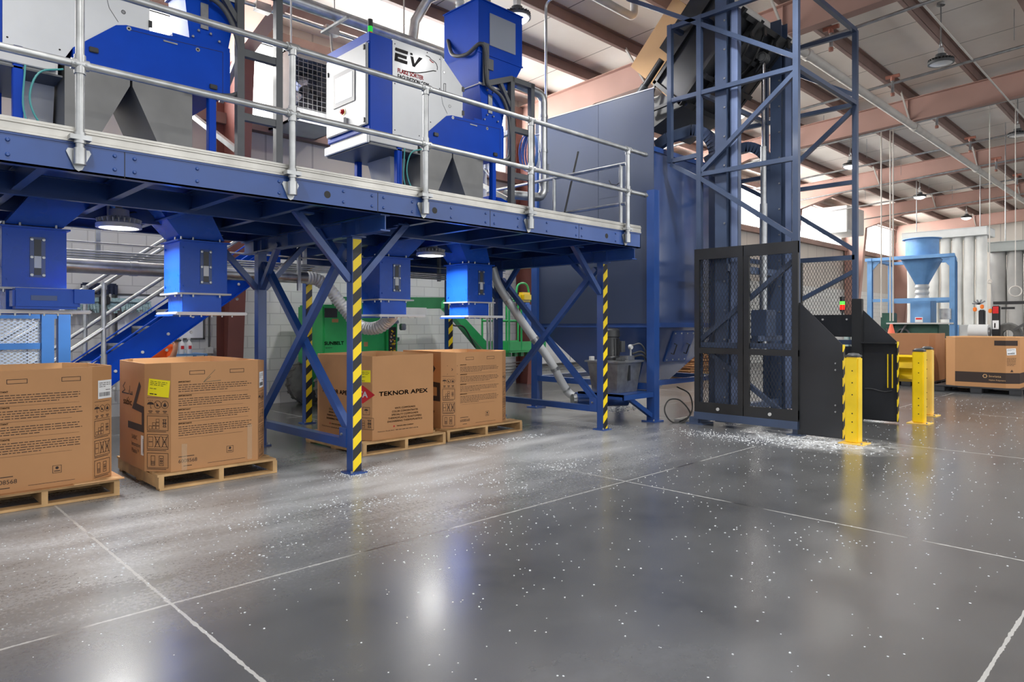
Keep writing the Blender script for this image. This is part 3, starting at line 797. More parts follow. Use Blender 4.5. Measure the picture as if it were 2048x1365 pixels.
# ================================================================== flake sorters on the deck
def sorter(lb):
    YM, YN = 6.6, 7.5
    t = thing('flake_sorter', lb, 'sorting machine', (4.24, 6.6, 2.60), 'flake sorters on the mezzanine')
    b = MB(); b.bbox((4.24, YM, 3.60), (4.55, YN + 0.03, 4.70), royal, 0.008); b.box((4.232, YM, 4.60), (4.245, YN + 0.03, 4.70), royal)
    b.build('blue_cabinet', t)
    # body of the optical section
    poly = [(4.55, 3.61), (4.55, 4.71), (5.27, 4.71), (5.61, 4.41), (5.61, 3.985), (5.34, 3.985), (5.02, 3.70), (4.97, 3.61)]
    b = MB(); b.prism(poly, (0, YM, 0), (1, 0, 0), (0, 0, 1), (0, YN - YM, 0), white_paint)
    p = Plane(b, (0, YM, 0), (1, 0, 0), (0, 0, 1), (0, -1, 0))
    p.line([(5.26, 4.71), (5.26, 4.25), (5.29, 4.12), (5.36, 4.02)], 0.004, print_black)
    for x, z in ((4.58, 4.66), (4.58, 3.66), (4.93, 3.66), (4.58, 4.2), (5.24, 4.66), (5.05, 4.69), (5.24, 4.3), (5.1, 3.86)): p.disc(x, z, 0.008, print_black, 8)
    for x, z in ((5.31, 4.52), (5.40, 4.12)): p.disc(x, z, 0.018, steel, 12); p.ring(x, z, 0.016, 0.004, print_black, 12)
    p.line([(5.315, 4.24), (5.305, 4.26), (5.305, 4.38), (5.335, 4.385), (5.335, 4.25), (5.315, 4.24)], 0.006, print_black)
    for z in (4.38, 4.08): b.box((5.60, YM - 0.012, z - 0.03), (5.63, YM, z + 0.03), black)
    body = b.build('optical_housing', t)
    # maker's mark
    b = MB(); p = Plane(b, (0, YM - 0.001, 0), (1, 0, 0), (0, 0, 1), (0, -1, 0))
    ex, ez, sh = 4.575, 4.465, 0.10
    for k, (z0, z1, L) in enumerate(((0.0, 0.040, 0.18), (0.058, 0.096, 0.165), (0.118, 0.158, 0.175))):
        p.poly([(ex + z0 * sh, ez + z0), (ex + L + z0 * sh, ez + z0), (ex + L + z1 * sh, ez + z1), (ex + z1 * sh, ez + z1)], print_black)
    p.poly([(ex, ez), (ex + 0.042, ez), (ex + 0.05, ez + 0.09), (ex + 0.008, ez + 0.09)], print_black)
    p.poly([(ex + 0.005, ez + 0.125), (ex + 0.03, ez + 0.125), (ex + 0.03, ez + 0.155), (ex + 0.012, ez + 0.155)], print_black)
    vx = ex + 0.225
    p.poly([(vx, ez + 0.115), (vx + 0.042, ez + 0.115), (vx + 0.072, ez), (vx + 0.03, ez)], print_black)
    p.poly([(vx + 0.06, ez), (vx + 0.035, ez), (vx + 0.125, ez + 0.135), (vx + 0.18, ez + 0.135)], print_black)
    p.poly([(vx - 0.004, ez + 0.13), (vx + 0.032, ez + 0.13), (vx + 0.03, ez + 0.155), (vx + 0.0, ez + 0.155)], print_black)
    hx = 5.03; LZ = 0.045
    p.line([(hx, 4.605 + LZ), (hx + 0.05, 4.60 + LZ), (hx + 0.085, 4.575 + LZ), (hx + 0.13, 4.565 + LZ), (hx + 0.16, 4.545 + LZ), (hx + 0.175, 4.51 + LZ), (hx + 0.172, 4.475 + LZ)], 0.008, print_black)
    p.line([(hx + 0.055, 4.572 + LZ), (hx + 0.09, 4.55 + LZ), (hx + 0.118, 4.55 + LZ)], 0.01, print_red)
    p.line([(4.68, 4.335 + LZ), (4.76, 4.338 + LZ), (4.90, 4.36 + LZ), (5.02, 4.40 + LZ), (5.14, 4.45 + LZ), (5.185, 4.455 + LZ)], 0.011, print_black)
    p.text('FLAKE SORTER', 4.62, 4.34, 0.07, print_red, width=0.37, bold=0.003)
    p.text('EAGLEVIZION.COM', 4.62, 4.272, 0.07, print_black, width=0.45, bold=0.003)
    b.build('lettering', body, recalc=False)
    # white control door on the end
    b = MB(); b.bbox((4.205, YM + 0.02, 3.66), (4.242, YN, 4.585), door_white, 0.008)
    door = b.build('control_door', t)
    b = MB(); b.bbox((4.195, 6.84, 3.97), (4.21, 7.32, 4.38), bezel, 0.006); fr = b.build('screen_bezel', door)
    b = MB(); b.box((4.190, 6.90, 4.03), (4.196, 7.26, 4.32), glow_screen); tag(b.build('touch_screen', door), 'white lit touch screen')
    b = MB(); b.lathe([(0.034, 0), (0.034, -0.012), (0.022, -0.014), (0.022, -0.035), (0, -0.037)], (4.205, 7.12, 3.905), red, 16, axis='x'); b.lathe([(0.045, 0), (0.045, -0.004), (0.03, -0.005)], (4.205, 7.10, 3.90), yellow, 16, axis='x'); b.build('stop_button', door)
    b = MB(); b.bbox((4.165, 7.02, 3.74), (4.206, 7.14, 3.82), lgrey, 0.01); b.build('isolator_switch', door)
    b = MB()
    for y, z in ((7.45, 4.42), (6.65, 4.53), (6.65, 3.71)): b.bbox((4.19, y - 0.015, z - 0.03), (4.206, y + 0.015, z + 0.03), black, 0.006)
    b.build('door_lock', door)
    # tray below the cabinet
    b = MB(); b.box((4.23, YM, 3.435), (4.95, YN + 0.03, 3.45), dgrey); b.bbox((4.20, YM - 0.01, 3.45), (4.235, YN + 0.04, 3.55), white_paint, 0.006)
    b.bbox((4.235, YM - 0.015, 3.47), (4.9, YM + 0.01, 3.55), lgrey, 0.005); b.box((4.26, YM + 0.02, 3.45), (4.92, YN, 3.60), lgrey)
    b.build('cable_tray', t)
    # belt box
    poly = [(5.02, 3.60), (5.02, 3.70), (5.34, 3.985), (5.42, 4.01), (6.29, 4.045), (6.32, 4.02), (6.32, 3.63), (6.29, 3.60)]
    b = MB(); b.prism(poly, (0, YM - 0.012, 0), (1, 0, 0), (0, 0, 1), (0, YN - YM + 0.012, 0), royal)
    p = Plane(b, (0, YM - 0.012, 0), (1, 0, 0), (0, 0, 1), (0, -1, 0))
    p.line([(5.45, 3.975), (6.25, 4.005), (6.25, 3.60)], 0.004, print_black)
    for x, z in ((5.44, 3.985), (6.02, 3.965)): p.disc(x, z, 0.02, steel, 12); p.disc(x, z, 0.008, print_black, 8)
    for x, z in ((5.17, 3.72), (6.16, 3.65)): b.bbox((x - 0.035, YM - 0.03, z - 0.022), (x + 0.035, YM - 0.01, z + 0.022), black, 0.005)
    b.box((5.72, YM - 0.018, 3.955), (5.84, YM - 0.01, 3.968), steel)
    b.build('belt_box', t)
    for x, y in ((4.65, YM + 0.035), (4.62, 7.45), (6.16, YM + 0.035), (6.16, 7.45)):
        b = MB(); b.bbox((x - 0.035, y - 0.035, 2.60), (x + 0.035, y + 0.035, 3.62), royal, 0.006); b.box((x - 0.06, y - 0.06, 2.60), (x + 0.06, y + 0.06, 2.615), royal); b.build('leg', t)
    # outlet funnels: two, leaning away from each other, to the chutes below
    y0, y1 = YM + 0.03, 7.36
    b = MB(); b.prism([(4.97, 3.60), (5.46, 3.60), (5.46, 3.50), (5.13, 2.82), (5.10, 2.55), (4.88, 2.55), (4.97, 2.9)], (0, y0, 0), (1, 0, 0), (0, 0, 1), (0, y1 - y0, 0), funnel); b.build('outlet_funnel', t)
    b = MB(); b.prism([(5.48, 3.60), (5.985, 3.60), (5.985, 2.55), (5.80, 2.55), (5.74, 2.92), (5.48, 3.50)], (0, y0, 0), (1, 0, 0), (0, 0, 1), (0, y1 - y0, 0), funnel); b.build('outlet_funnel', t)
    b = MB(); b.frustum([(4.72, 6.9, 3.44), (4.95, 6.9, 3.44), (4.95, 7.4, 3.44), (4.72, 7.4, 3.44)], [(4.80, 7.0, 2.95), (4.95, 7.0, 2.95), (4.95, 7.3, 2.95), (4.80, 7.3, 2.95)], lgrey); b.build('side_deflector', t)
    # feed hopper over the back
    b = MB()
    lo = [(5.86, YM - 0.02, 4.93), (6.66, YM - 0.02, 4.93), (6.66, 7.28, 4.93), (5.86, 7.28, 4.93)]
    hi = [(5.86, YM - 0.02, 5.62), (6.66, YM - 0.02, 5.62), (6.66, 7.28, 5.62), (5.86, 7.28, 5.62)]
    nk = [(5.88, YM, 4.53), (6.42, YM, 4.53), (6.42, 7.05, 4.53), (5.88, 7.05, 4.53)]
    b.frustum(nk, lo, royal, False); b.frustum(lo, hi, royal, False)
    b.box((5.85, YM - 0.028, 4.92), (6.67, YM - 0.015, 4.94), royal)
    for z in (5.61,): b.box((5.845, YM - 0.035, z), (6.675, 7.295, z + 0.015), royal)
    hp = b.build('feed_hopper', t)
    b = MB(); b.box((6.05, YM - 0.034, 5.06), (6.52, YM - 0.024, 5.48), acrylic); tag(b.build('sight_window', hp), 'clear acrylic sight window')
    b = MB(); b.cyl((6.25, 6.95, 5.625), (6.3, 6.95, 6.2), 0.11, galv, 16); b.tube([(6.0, 7.1, 5.6), (5.98, 7.1, 5.9), (6.05, 7.1, 6.4)], 0.06, hose_clear, 12, rib=0.025); b.build('inlet_pipe', hp)
    b = MB(); b.frustum([(5.96, YM + 0.01, 4.0), (6.30, YM + 0.01, 4.0), (6.30, 7.0, 4.0), (5.96, 7.0, 4.0)], [(5.90, YM + 0.01, 4.54), (6.40, YM + 0.01, 4.54), (6.40, 7.03, 4.54), (5.90, 7.03, 4.54)], royal)
    b.box((5.88, YM - 0.01, 4.52), (6.44, 7.06, 4.545), lgrey); b.box((5.80, YM - 0.005, 4.03), (6.32, 7.0, 4.06), royal)
    nk_ = b.build('feed_neck', t)
    b = MB(); b.box((6.05, YM - 0.004, 4.18), (6.12, YM + 0.012, 4.42), steel); b.build('sight_slit', nk_)
    b = MB()
    for x, z in ((5.98, 4.08), (6.22, 4.1), (6.03, 4.47), (6.14, 4.47), (6.03, 4.15), (6.14, 4.15)): b.cyl((x, YM - 0.012, z), (x, YM + 0.01, z), 0.011, steel, 8)
    b.build('bolt_heads', nk_)
    # stack light
    b = MB(); b.cyl((4.30, 6.68, 4.70), (4.30, 6.68, 4.735), 0.026, orange, 14); st = b.build('signal_tower', t)
    b = MB(); b.cyl((4.30, 6.68, 4.735), (4.30, 6.68, 4.80), 0.028, green_lens, 14); b.build('green_band', st)
    b = MB(); b.cyl((4.30, 6.68, 4.80), (4.30, 6.68, 4.88), 0.029, black, 14); b.build('cap', st)
    # cables and air lines
    b = MB(); b.tube(smooth_path([(5.86, 7.2, 5.25), (5.78, 7.0, 4.98), (5.80, 6.75, 4.92), (5.86, 6.56, 5.02), (5.94, 6.54, 4.95), (5.96, 6.53, 4.62), (6.0, 6.53, 4.5), (6.2, 6.52, 4.42), (6.33, 6.53, 4.25), (6.40, 6.55, 4.0), (6.41, 6.56, 3.72), (6.36, 6.57, 3.62), (6.2, 6.58, 3.58), (5.9, 6.60, 3.58)], 6), 0.024, cable_m, 10); b.build('cable_conduit', t)
    b = MB(); b.tube(smooth_path([(4.95, 6.58, 3.5), (4.78, 6.56, 3.42), (4.72, 6.56, 3.2), (4.8, 6.56, 3.0), (5.0, 6.57, 2.85), (5.15, 6.6, 2.8), (5.3, 6.58, 2.75), (5.35, 6.58, 2.66)], 6), 0.008, hose_teal, 8)
    b.tube(smooth_path([(4.69, 6.56, 3.46), (4.68, 6.56, 3.1), (4.78, 6.56, 2.92), (5.05, 6.56, 2.9), (5.25, 6.58, 2.86), (5.3, 6.6, 2.7)], 6), 0.007, hose_teal, 8); b.build('air_line', t)
    return t
def side_frame(lb):
    t = thing('equipment_frame', lb, 'frame', (6.43, 6.58, 2.60), 'charcoal support frames')
    b = MB()
    b.bar((6.43, 6.56, 2.6), (6.43, 6.56, 4.73), 0.07, 0.07, dgrey); b.bar((6.82, 6.56, 2.6), (6.82, 6.56, 4.73), 0.07, 0.07, dgrey); build_each(b, 'upright', t)
    b = MB(); b.bar((5.97, 6.54, 4.53), (6.43, 6.56, 4.71), 0.07, 0.07, dgrey); b.bar((6.40, 6.56, 4.70), (6.855, 6.56, 4.70), 0.07, 0.07, dgrey)
    b.bar((6.43, 6.56, 4.04), (6.82, 6.56, 4.04), 0.06, 0.07, dgrey); b.bar((6.43, 6.56, 3.42), (6.82, 6.56, 3.42), 0.06, 0.07, dgrey); b.bar((6.2, 6.56, 2.95), (6.43, 6.56, 2.95), 0.06, 0.06, dgrey)
    b.bar((6.2, 6.55, 4.62), (6.43, 6.56, 4.3), 0.05, 0.05, dgrey, up=(0, 1, 0)); build_each(b, 'crossbar', t)
    b = MB(); b.box((5.92, 6.55, 4.5), (6.02, 6.57, 5.06), dgrey); b.box((5.95, 6.53, 4.72), (6.08, 6.55, 4.86), dgrey); b.build('hopper_bracket', t)
    b = MB(); b.bar((6.43, 6.6, 4.0), (6.82, 8.0, 4.0), 0.05, 0.06, galv); b.bar((6.43, 6.62, 3.1), (6.43, 7.9, 3.75), 0.05, 0.05, galv, up=(1, 0, 0)); build_each(b, 'strut', t)
    return t
s2 = sorter('whole white and blue flake sorter with bird logo and lit touch screen')
s1 = dup(s2, (-3.65, 0, 0), 'white and blue flake sorter cut off by the picture edge')
f2 = side_frame('charcoal steel frame beside the sorter with the visible bird logo')
f1 = dup(f2, (-3.68, 0, 0), 'charcoal steel frame beside the near, cut-off flake sorter')

# equipment at the far end of the deck
b = MB(); b.tube([(6.7, 6.75, 4.76), (7.15, 6.75, 4.74)] + arc((7.15, 6.75, 4.62), 0.12, PI / 2, 0, (1, 0, 0), (0, 0, 1), 5) + [(7.27, 6.75, 3.36)] + arc((7.15, 6.75, 3.36), 0.12, 0, -PI / 2, (1, 0, 0), (0, 0, 1), 5) + [(6.6, 6.85, 3.22)], 0.062, galv, 16)
for z in (4.4, 3.9, 3.45): b.cyl((7.27, 6.75, z), (7.27, 6.75, z + 0.04), 0.068, galv, 16)
solo(b, 'elbow_duct', 'galvanised duct with two elbows standing by the end railing', 'duct', (7.27, 6.75, 3.3))
b = MB(); b.tube([(7.38, 6.80, 3.75), (7.38, 6.80, 6.05)] + arc((7.38, 6.70, 6.05), 0.1, 0, PI / 2, (0, 1, 0), (0, 0, 1), 4) + [(7.38, 4.5, 6.35)], 0.022, galv, 10); b.box((7.35, 6.77, 3.35), (7.41, 6.83, 3.76), galv)
solo(b, 'conduit_drop', 'thin galvanised conduit dropping from the roof beside the elbow duct', 'conduit', (7.38, 6.8, 3.35))
b = MB()
for k in range(6):
    c = (7.19, 6.92 + 0.012 * k, 3.93); pts = [(c[0] + 0.02 * math.sin(k * 2 + a), c[1] + (0.13 + 0.008 * k) * math.sin(a), c[2] + (0.25 + 0.012 * (k % 3)) * math.cos(a)) for a in [2 * PI * i / 24 for i in range(25)]]
    b.tube(pts, 0.011, hose_blue, 6)
b.cyl((7.19, 7.02, 4.17), (7.25, 6.76, 4.17), 0.012, galv, 8)
solo(b, 'hose_coil', 'coil of blue air hose hung beside the elbow duct', 'hose', (7.2, 6.95, 3.65))
t = thing('blower_unit', 'dark blue blower box at the far end of the deck', 'machine', (6.85, 7.5, 2.6))
b = MB(); b.bbox((6.62, 7.2, 2.62), (7.08, 7.85, 3.25), royal, 0.01); b.build('casing', t)
b = MB(); b.cyl((6.75, 7.19, 2.95), (6.75, 7.0, 2.95), 0.07, galv, 14); b.build('outlet_stub', t)
t = thing('air_regulator_bank', 'bank of pale filter regulators with loops of tube beside the belt box', 'air regulator', (6.6, 7.6, 3.6))
b = MB(); b.box((6.9, 7.78, 2.6), (7.10, 7.80, 4.5), lgrey); b.build('back_plate', t)
for x in (6.9, 6.98, 7.06):
    b = MB(); b.cyl((x, 7.72, 3.9), (x, 7.72, 4.12), 0.045, white_paint, 12); b.cyl((x, 7.72, 4.12), (x, 7.72, 4.22), 0.055, white_paint, 12); b.cyl((x, 7.72, 3.78), (x, 7.72, 3.9), 0.03, glass_dark, 12); b.build('filter_bowl', t)
b = MB(); b.tube(smooth_path([(6.9, 7.72, 4.2), (6.92, 7.56, 4.45), (7.0, 7.56, 4.5), (7.06, 7.72, 4.25)], 5), 0.022, white_paint, 8); b.tube(smooth_path([(6.9, 7.68, 3.8), (6.94, 7.52, 3.6), (7.0, 7.55, 3.55), (7.06, 7.72, 3.8)], 5), 0.012, lgrey, 8); b.build('tube_loop', t)

# ================================================================== discharge chutes under the deck
def chute(lb, lean):
    x0, x1, y0, y1 = 5.975, 6.43, 6.93, 7.38
    t = thing('discharge_chute', lb, 'chute', (6.2, 7.15, 1.5), 'discharge chutes under the deck')
    b = MB()
    hx = -0.26 * lean
    a = [(x0 + 0.02, y0 + 0.02, 2.24), (x1 - 0.02, y0 + 0.02, 2.24), (x1 - 0.02, y1 - 0.02, 2.24), (x0 + 0.02, y1 - 0.02, 2.24)]
    c = [(x0 + hx - 0.02, y0 - 0.10, 2.57), (x1 + hx + 0.02, y0 - 0.10, 2.57), (x1 + hx + 0.02, y1, 2.57), (x0 + hx - 0.02, y1, 2.57)]
    b.frustum(a, c, chute_blue); b.build('transition_hood', t)
    b = MB(); b.bbox((x0, y0, 1.71), (x1, y1, 2.215), chute_blue, 0.004)
    b.box((x0 - 0.025, y0 - 0.025, 2.21), (x1 + 0.025, y1 + 0.025, 2.225), chute_blue); b.box((x0 - 0.03, y0 - 0.03, 1.695), (x1 + 0.03, y1 + 0.03, 1.712), lgrey)
    body = b.build('chute_body', t)
    b = MB()
    for x in (x0 + 0.12, x1 - 0.08, x0 + 0.01):
        for z in (2.232, 1.69): b.cyl((x, y0 - 0.014, z - 0.02), (x, y0 - 0.014, z + 0.02), 0.009, galv, 8)
    for y in (y0 + 0.08, y1 - 0.1):
        for z in (2.232, 1.69): b.cyl((x0 - 0.014, y, z - 0.02), (x0 - 0.014, y, z + 0.02), 0.009, galv, 8)
    for z in (1.78, 2.15):
        b.cyl((x0 - 0.012, y1 - 0.05, z), (x0, y1 - 0.05, z), 0.013, chute_blue, 8); b.cyl((x0 + 0.04, y0 - 0.01, z), (x0 + 0.04, y0, z), 0.01, chute_blue, 8)
    build_each(b, 'flange_bolt', body)
    b = MB(); xc = x0 + 0.245
    b.box((xc - 0.055, y0 - 0.006, 1.80), (xc + 0.055, y0, 2.14), navy); w = b.build('window_frame', body)
    b = MB(); b.box((xc - 0.025, y0 - 0.009, 1.82), (xc + 0.025, y0 - 0.005, 2.12), dgrey); b.box((xc - 0.025, y0 - 0.0095, 1.88), (xc + 0.025, y0 - 0.0088, 1.98), clear_flake); tag(b.build('sight_glass', w), 'narrow sight glass with pale flakes behind it')
    b = MB()
    for dx in (-0.042, 0.042):
        for z in (1.82, 1.97, 2.12): b.lathe([(0, -0.012), (0.012, -0.010), (0.013, 0)], (xc + dx, y0 - 0.006, z), galv, 10, axis='y')
    b.build('bolt_heads', w)
    b = MB(); b.bbox((x0 + 0.03, y0 + 0.02, 1.52), (x1 - 0.05, y1 - 0.03, 1.70), chute_blue, 0.004); b.build('lower_spout', t)
    b = MB(); b.bbox((x0 - 0.06, y0 - 0.09, 1.495), (x1 + 0.17, y1 + 0.05, 1.525), sticker_white, 0.008); b.box((x0 - 0.07, y0 - 0.02, 1.485), (x0 + 0.2, y1 + 0.05, 1.497), chute_blue)
    for i in range(6): b.cyl((x0 - 0.02 + 0.1 * i, y0 - 0.06, 1.475), (x0 - 0.02 + 0.1 * i, y0 - 0.06, 1.497), 0.008, galv, 8)
    b.build('slide_gate', t)
    return t
c4 = chute('blue discharge chute over the box with the printed instructions behind the striped post', 1)
c3 = chute('blue discharge chute over the box with the red diamond mark', -1); c3.location = V(c3.location) + V((-1.385, 0, 0))
c2 = dup(c4, (-3.65, 0, 0), 'blue discharge chute over the box with the yellow sticker')
c1 = dup(c3, (-3.65, 0, 0), 'blue discharge chute at the picture edge with a blue catch tray in front')
b = MB(); b.bbox((0.98, 6.70, 1.53), (1.45, 6.88, 1.70), chute_blue, 0.02); b.box((1.40, 6.68, 1.58), (1.55, 6.9, 1.70), chute_blue); b.box((1.10, 6.694, 1.60), (1.28, 6.70, 1.64), navy)
solo(b, 'catch_tray', 'blue plastic catch tray on the gate of the chute at the picture edge', 'tray', (1.2, 6.8, 1.53))

# ================================================================== boxes on pallets
def pallet(lb, x0, y0, w, d, m=None, dirty=0, group='pine pallets under the chutes', name='wood_pallet', z=0.0):
    """stringers run along y, boards along x"""
    m = m or wood
    t = thing(name, lb, 'pallet', (x0, y0, z), group); r = random.Random(int(x0 * 100))
    for k in range(3):
        b = MB(); x = x0 + (w - 0.042) * k / 2
        b.prism([(0, 0.022), (d, 0.022), (d, 0.118), (0, 0.118)], (x, y0, z), (0, 1, 0), (0, 0, 1), (0.042, 0, 0), m); b.build('stringer', t)
    b = MB(); n = 7
    for i in range(n):
        y = y0 + (d - 0.12) * i / (n - 1); j = r.uniform(-0.012, 0.012); b.box((x0 + j, y, z + 0.118), (x0 + w + j, y + (0.13 if i in (0, n - 1) else 0.09), z + 0.138), m)
    b.build('top_boards', t)
    b = MB()
    for y in (0, d / 2 - 0.05, d - 0.1): b.box((x0 + r.uniform(-0.01, 0.01), y0 + y, z + 0.002), (x0 + w, y0 + y + 0.1, z + 0.022), m)
    b.build('bottom_boards', t)
    return t
def octagon(x0, x1, y0, y1, cx, cy):
    return [(x0 + cx, y0), (x1 - cx, y0), (x1, y0 + cy), (x1, y1 - cy), (x1 - cx, y1), (x0 + cx, y1), (x0, y1 - cy), (x0, y0 + cy)]
def gaylord(lb, x0, x1, y0, y1, z0, h, cx, cy, printer, m=None, group='bulk boxes under the chutes', open_top=True, seed=0):
    m = m or card; r = random.Random(seed)
    t = thing('bulk_box', lb, 'cardboard box', ((x0 + x1) / 2, (y0 + y1) / 2, z0), group)
    b = MB(); o = octagon(x0, x1, y0, y1, cx, cy); th = 0.012; i_ = octagon(x0 + th, x1 - th, y0 + th, y1 - th, cx, cy)
    n = 8; zt = [z0 + h + r.uniform(-0.012, 0.006) for _ in range(n)]
    vo = [(x, y, z0) for x, y in o] + [(x, y, zt[k]) for k, (x, y) in enumerate(o)]
    b.add(vo, [(k, (k + 1) % n, n + (k + 1) % n, n + k) for k in range(n)], m)
    if open_top:
        vi = [(x, y, z0 + 0.01) for x, y in i_] + [(x, y, zt[k]) for k, (x, y) in enumerate(i_)]
        b.add(vi, [(n + k, n + (k + 1) % n, (k + 1) % n, k) for k in range(n)] + [tuple(range(n))], card_in)
        b.add(vo[n:] + vi[n:], [(k, (k + 1) % n, n + (k + 1) % n, n + k) for k in range(n)], card_in)
    else:
        b.add(vo[n:], [tuple(range(n))], m)
    b.add(vo[:n], [tuple(range(n - 1, -1, -1))], m)
    front = Plane(b, (x0 + cx, y0, z0), (1, 0, 0), (0, 0, 1), (0, -1, 0))
    cl = math.hypot(cx, cy)
    cham = Plane(b, (x0, y0 + cy, z0), (cx, -cy, 0), (0, 0, 1), (-cy, -cx, 0))
    left = Plane(b, (x0, y1 - cy, z0), (0, -1, 0), (0, 0, 1), (-1, 0, 0))
    chr_ = Plane(b, (x1 - cx, y0, z0), (cx, cy, 0), (0, 0, 1), (cy, -cx, 0))
    printer(t, front, x1 - x0 - 2 * cx, cham, cl, left, y1 - y0 - 2 * cy, chr_, h)
    b.build('box_walls', t, recalc=False)
    return t
def icon_umbrella(p, a, z, s):
    p.poly([(a - s, z)] + [(a + s * math.cos(PI - PI * i / 8), z + s * 0.7 * math.sin(PI * i / 8)) for i in range(9)], print_dark)
    p.rect(a - s * 0.06, z - s * 0.9, a + s * 0.06, z, print_dark); p.line([(a, z - s * 0.9), (a + s * 0.2, z - s), (a + s * 0.3, z - s * 0.8)], s * 0.1, print_dark)
    for k in range(3): p.rect(a - s * 0.5 + k * s * 0.5 - 0.002, z + s * 0.95, a - s * 0.5 + k * s * 0.5 + 0.002, z + s * 1.2, print_dark)
def icon_hook(p, a, z, s):
    p.ring(a, z, s, s * 0.12, print_dark); p.line([(a - s * 0.7, z + s * 0.7), (a + s * 0.7, z - s * 0.7)], s * 0.12, print_dark)
    p.poly([(a - s * 0.45, z - s * 0.3), (a - s * 0.1, z - s * 0.5), (a + s * 0.3, z - s * 0.35), (a + s * 0.05, z + s * 0.1), (a - s * 0.3, z + s * 0.2)], print_dark)
def icon_flame(p, a, z, s):
    p.ring(a, z, s, s * 0.12, print_dark)
    p.poly([(a - s * 0.4, z - s * 0.55), (a + s * 0.4, z - s * 0.55), (a + s * 0.5, z - s * 0.1), (a + s * 0.2, z + s * 0.25), (a + s * 0.05, z + s * 0.7), (a - s * 0.2, z + s * 0.2), (a - s * 0.5, z - s * 0.05)], print_dark)
def figure(p, a, z, s):
    for k in (-1, 1):
        p.line([(a - s * 0.3, z + k * s * 0.35 - s * 0.3), (a + s * 0.3, z + k * s * 0.35 - s * 0.3), (a + s * 0.12, z + k * s * 0.35), (a + s * 0.3, z + k * s * 0.35 + s * 0.3), (a - s * 0.3, z + k * s * 0.35 + s * 0.3), (a - s * 0.12, z + k * s * 0.35), (a - s * 0.3, z + k * s * 0.35 - s * 0.3)], s * 0.11, print_dark)
def pictograms(p, w, h, z_icons=0.565):
    m = w * 0.1; c = w / 2
    p.rect(m, 0.632, w - m, 0.635, print_dark)
    s = w * 0.13
    icon_umbrella(p, m + s, z_icons + 0.01, s); icon_hook(p, c, z_icons + 0.01, s); icon_flame(p, w - m - s, z_icons + 0.01, s)
    for a in (m + s, c, w - m - s): p.rect(a - s * 0.6, z_icons - 0.05, a + s * 0.6, z_icons - 0.043, print_dark); p.rect(a - s * 0.4, z_icons - 0.062, a + s * 0.4, z_icons - 0.056, print_dark)
    p.rect(m, 0.492, w - m, 0.495, print_dark)
    for k, z in enumerate((0.352, 0.192, 0.032)):
        H_ = 0.128; p.frame(m, z, w - m, z + H_, 0.004, print_dark); p.rect(m, z - 0.012, m + (w - 2 * m) * 0.9, z - 0.007, print_dark)
        u = (w - 2 * m) / 10
        if k == 0:
            for q, hgt in enumerate((1, 2, 3)):
                for e in range(hgt): p.frame(m + u * (0.8 + 1.7 * q), z + 0.012 + e * 0.03, m + u * (2.4 + 1.7 * q), z + 0.04 + e * 0.03, 0.003, print_dark)
            figure(p, m + u * 8.2, z + 0.064, u * 2.4)
        elif k == 1:
            for e in range(2): p.frame(m + u * 0.6, z + 0.02 + e * 0.045, m + u * 2.8, z + 0.062 + e * 0.045, 0.003, print_dark)
            for a in (m + u * 4.9, m + u * 8.2):
                for e in range(2): p.frame(a - u * 0.9, z + 0.02 + e * 0.045, a + u * 0.9, z + 0.062 + e * 0.045, 0.003, print_dark)
                p.line([(a - u * 1.4, z + 0.015), (a + u * 1.4, z + 0.115)], 0.005, print_dark); p.line([(a - u * 1.4, z + 0.115), (a + u * 1.4, z + 0.015)], 0.005, print_dark)
        else:
            p.frame(m + u * 1.8, z + 0.02, m + u * 3.8, z + 0.105, 0.004, print_dark)
            for e in range(4): p.rect(m + u * 2.0, z + 0.03 + e * 0.008, m + u * 3.6, z + 0.034 + e * 0.008, print_dark)
            p.frame(m + u * 5.6, z + 0.02, m + u * 7.8, z + 0.105, 0.004, print_dark); figure(p, m + u * 6.7, z + 0.06, u * 1.8)
def instructions(p, w, h, seed):
    for a in (0.15, 0.50): p.frame(a, h - 0.105, a + 0.13, h - 0.07, 0.004, print_dark)
    z = h - 0.17
    for k in range(4):
        p.text('IMPORTANT' if k % 2 == 0 else 'IMPORTANTE', 0.06, z, 0.018, print_dark, bold=0.001)
        n = (4, 4, 4, 5)[k]; p.greek(0.06, z - 0.024, w - 0.12, n, 0.0185, print_dark, seed + k)
        z -= 0.024 + n * 0.0185 + 0.022
        p.rect(0.06, z + 0.018, w - 0.09 - 0.05 * (k % 2), z + 0.0195, print_dark)
    p.text('6008568', 0.06, 0.068, 0.045, print_dark); p.rect(0.06, 0.118, 0.19, 0.124, print_dark); p.rect(0.10, 0.035, 0.17, 0.041, print_dark)
    p.rect(w * 0.4, 0.036, w - 0.12, 0.039, print_dark)
    p.frame(w * 0.62, 0.105, w * 0.62 + 0.06, 0.165, 0.003, print_dark); p.disc(w * 0.62 + 0.03, 0.145, 0.011, print_dark); p.rect(w * 0.62 + 0.01, 0.118, w * 0.62 + 0.05, 0.124, print_dark)
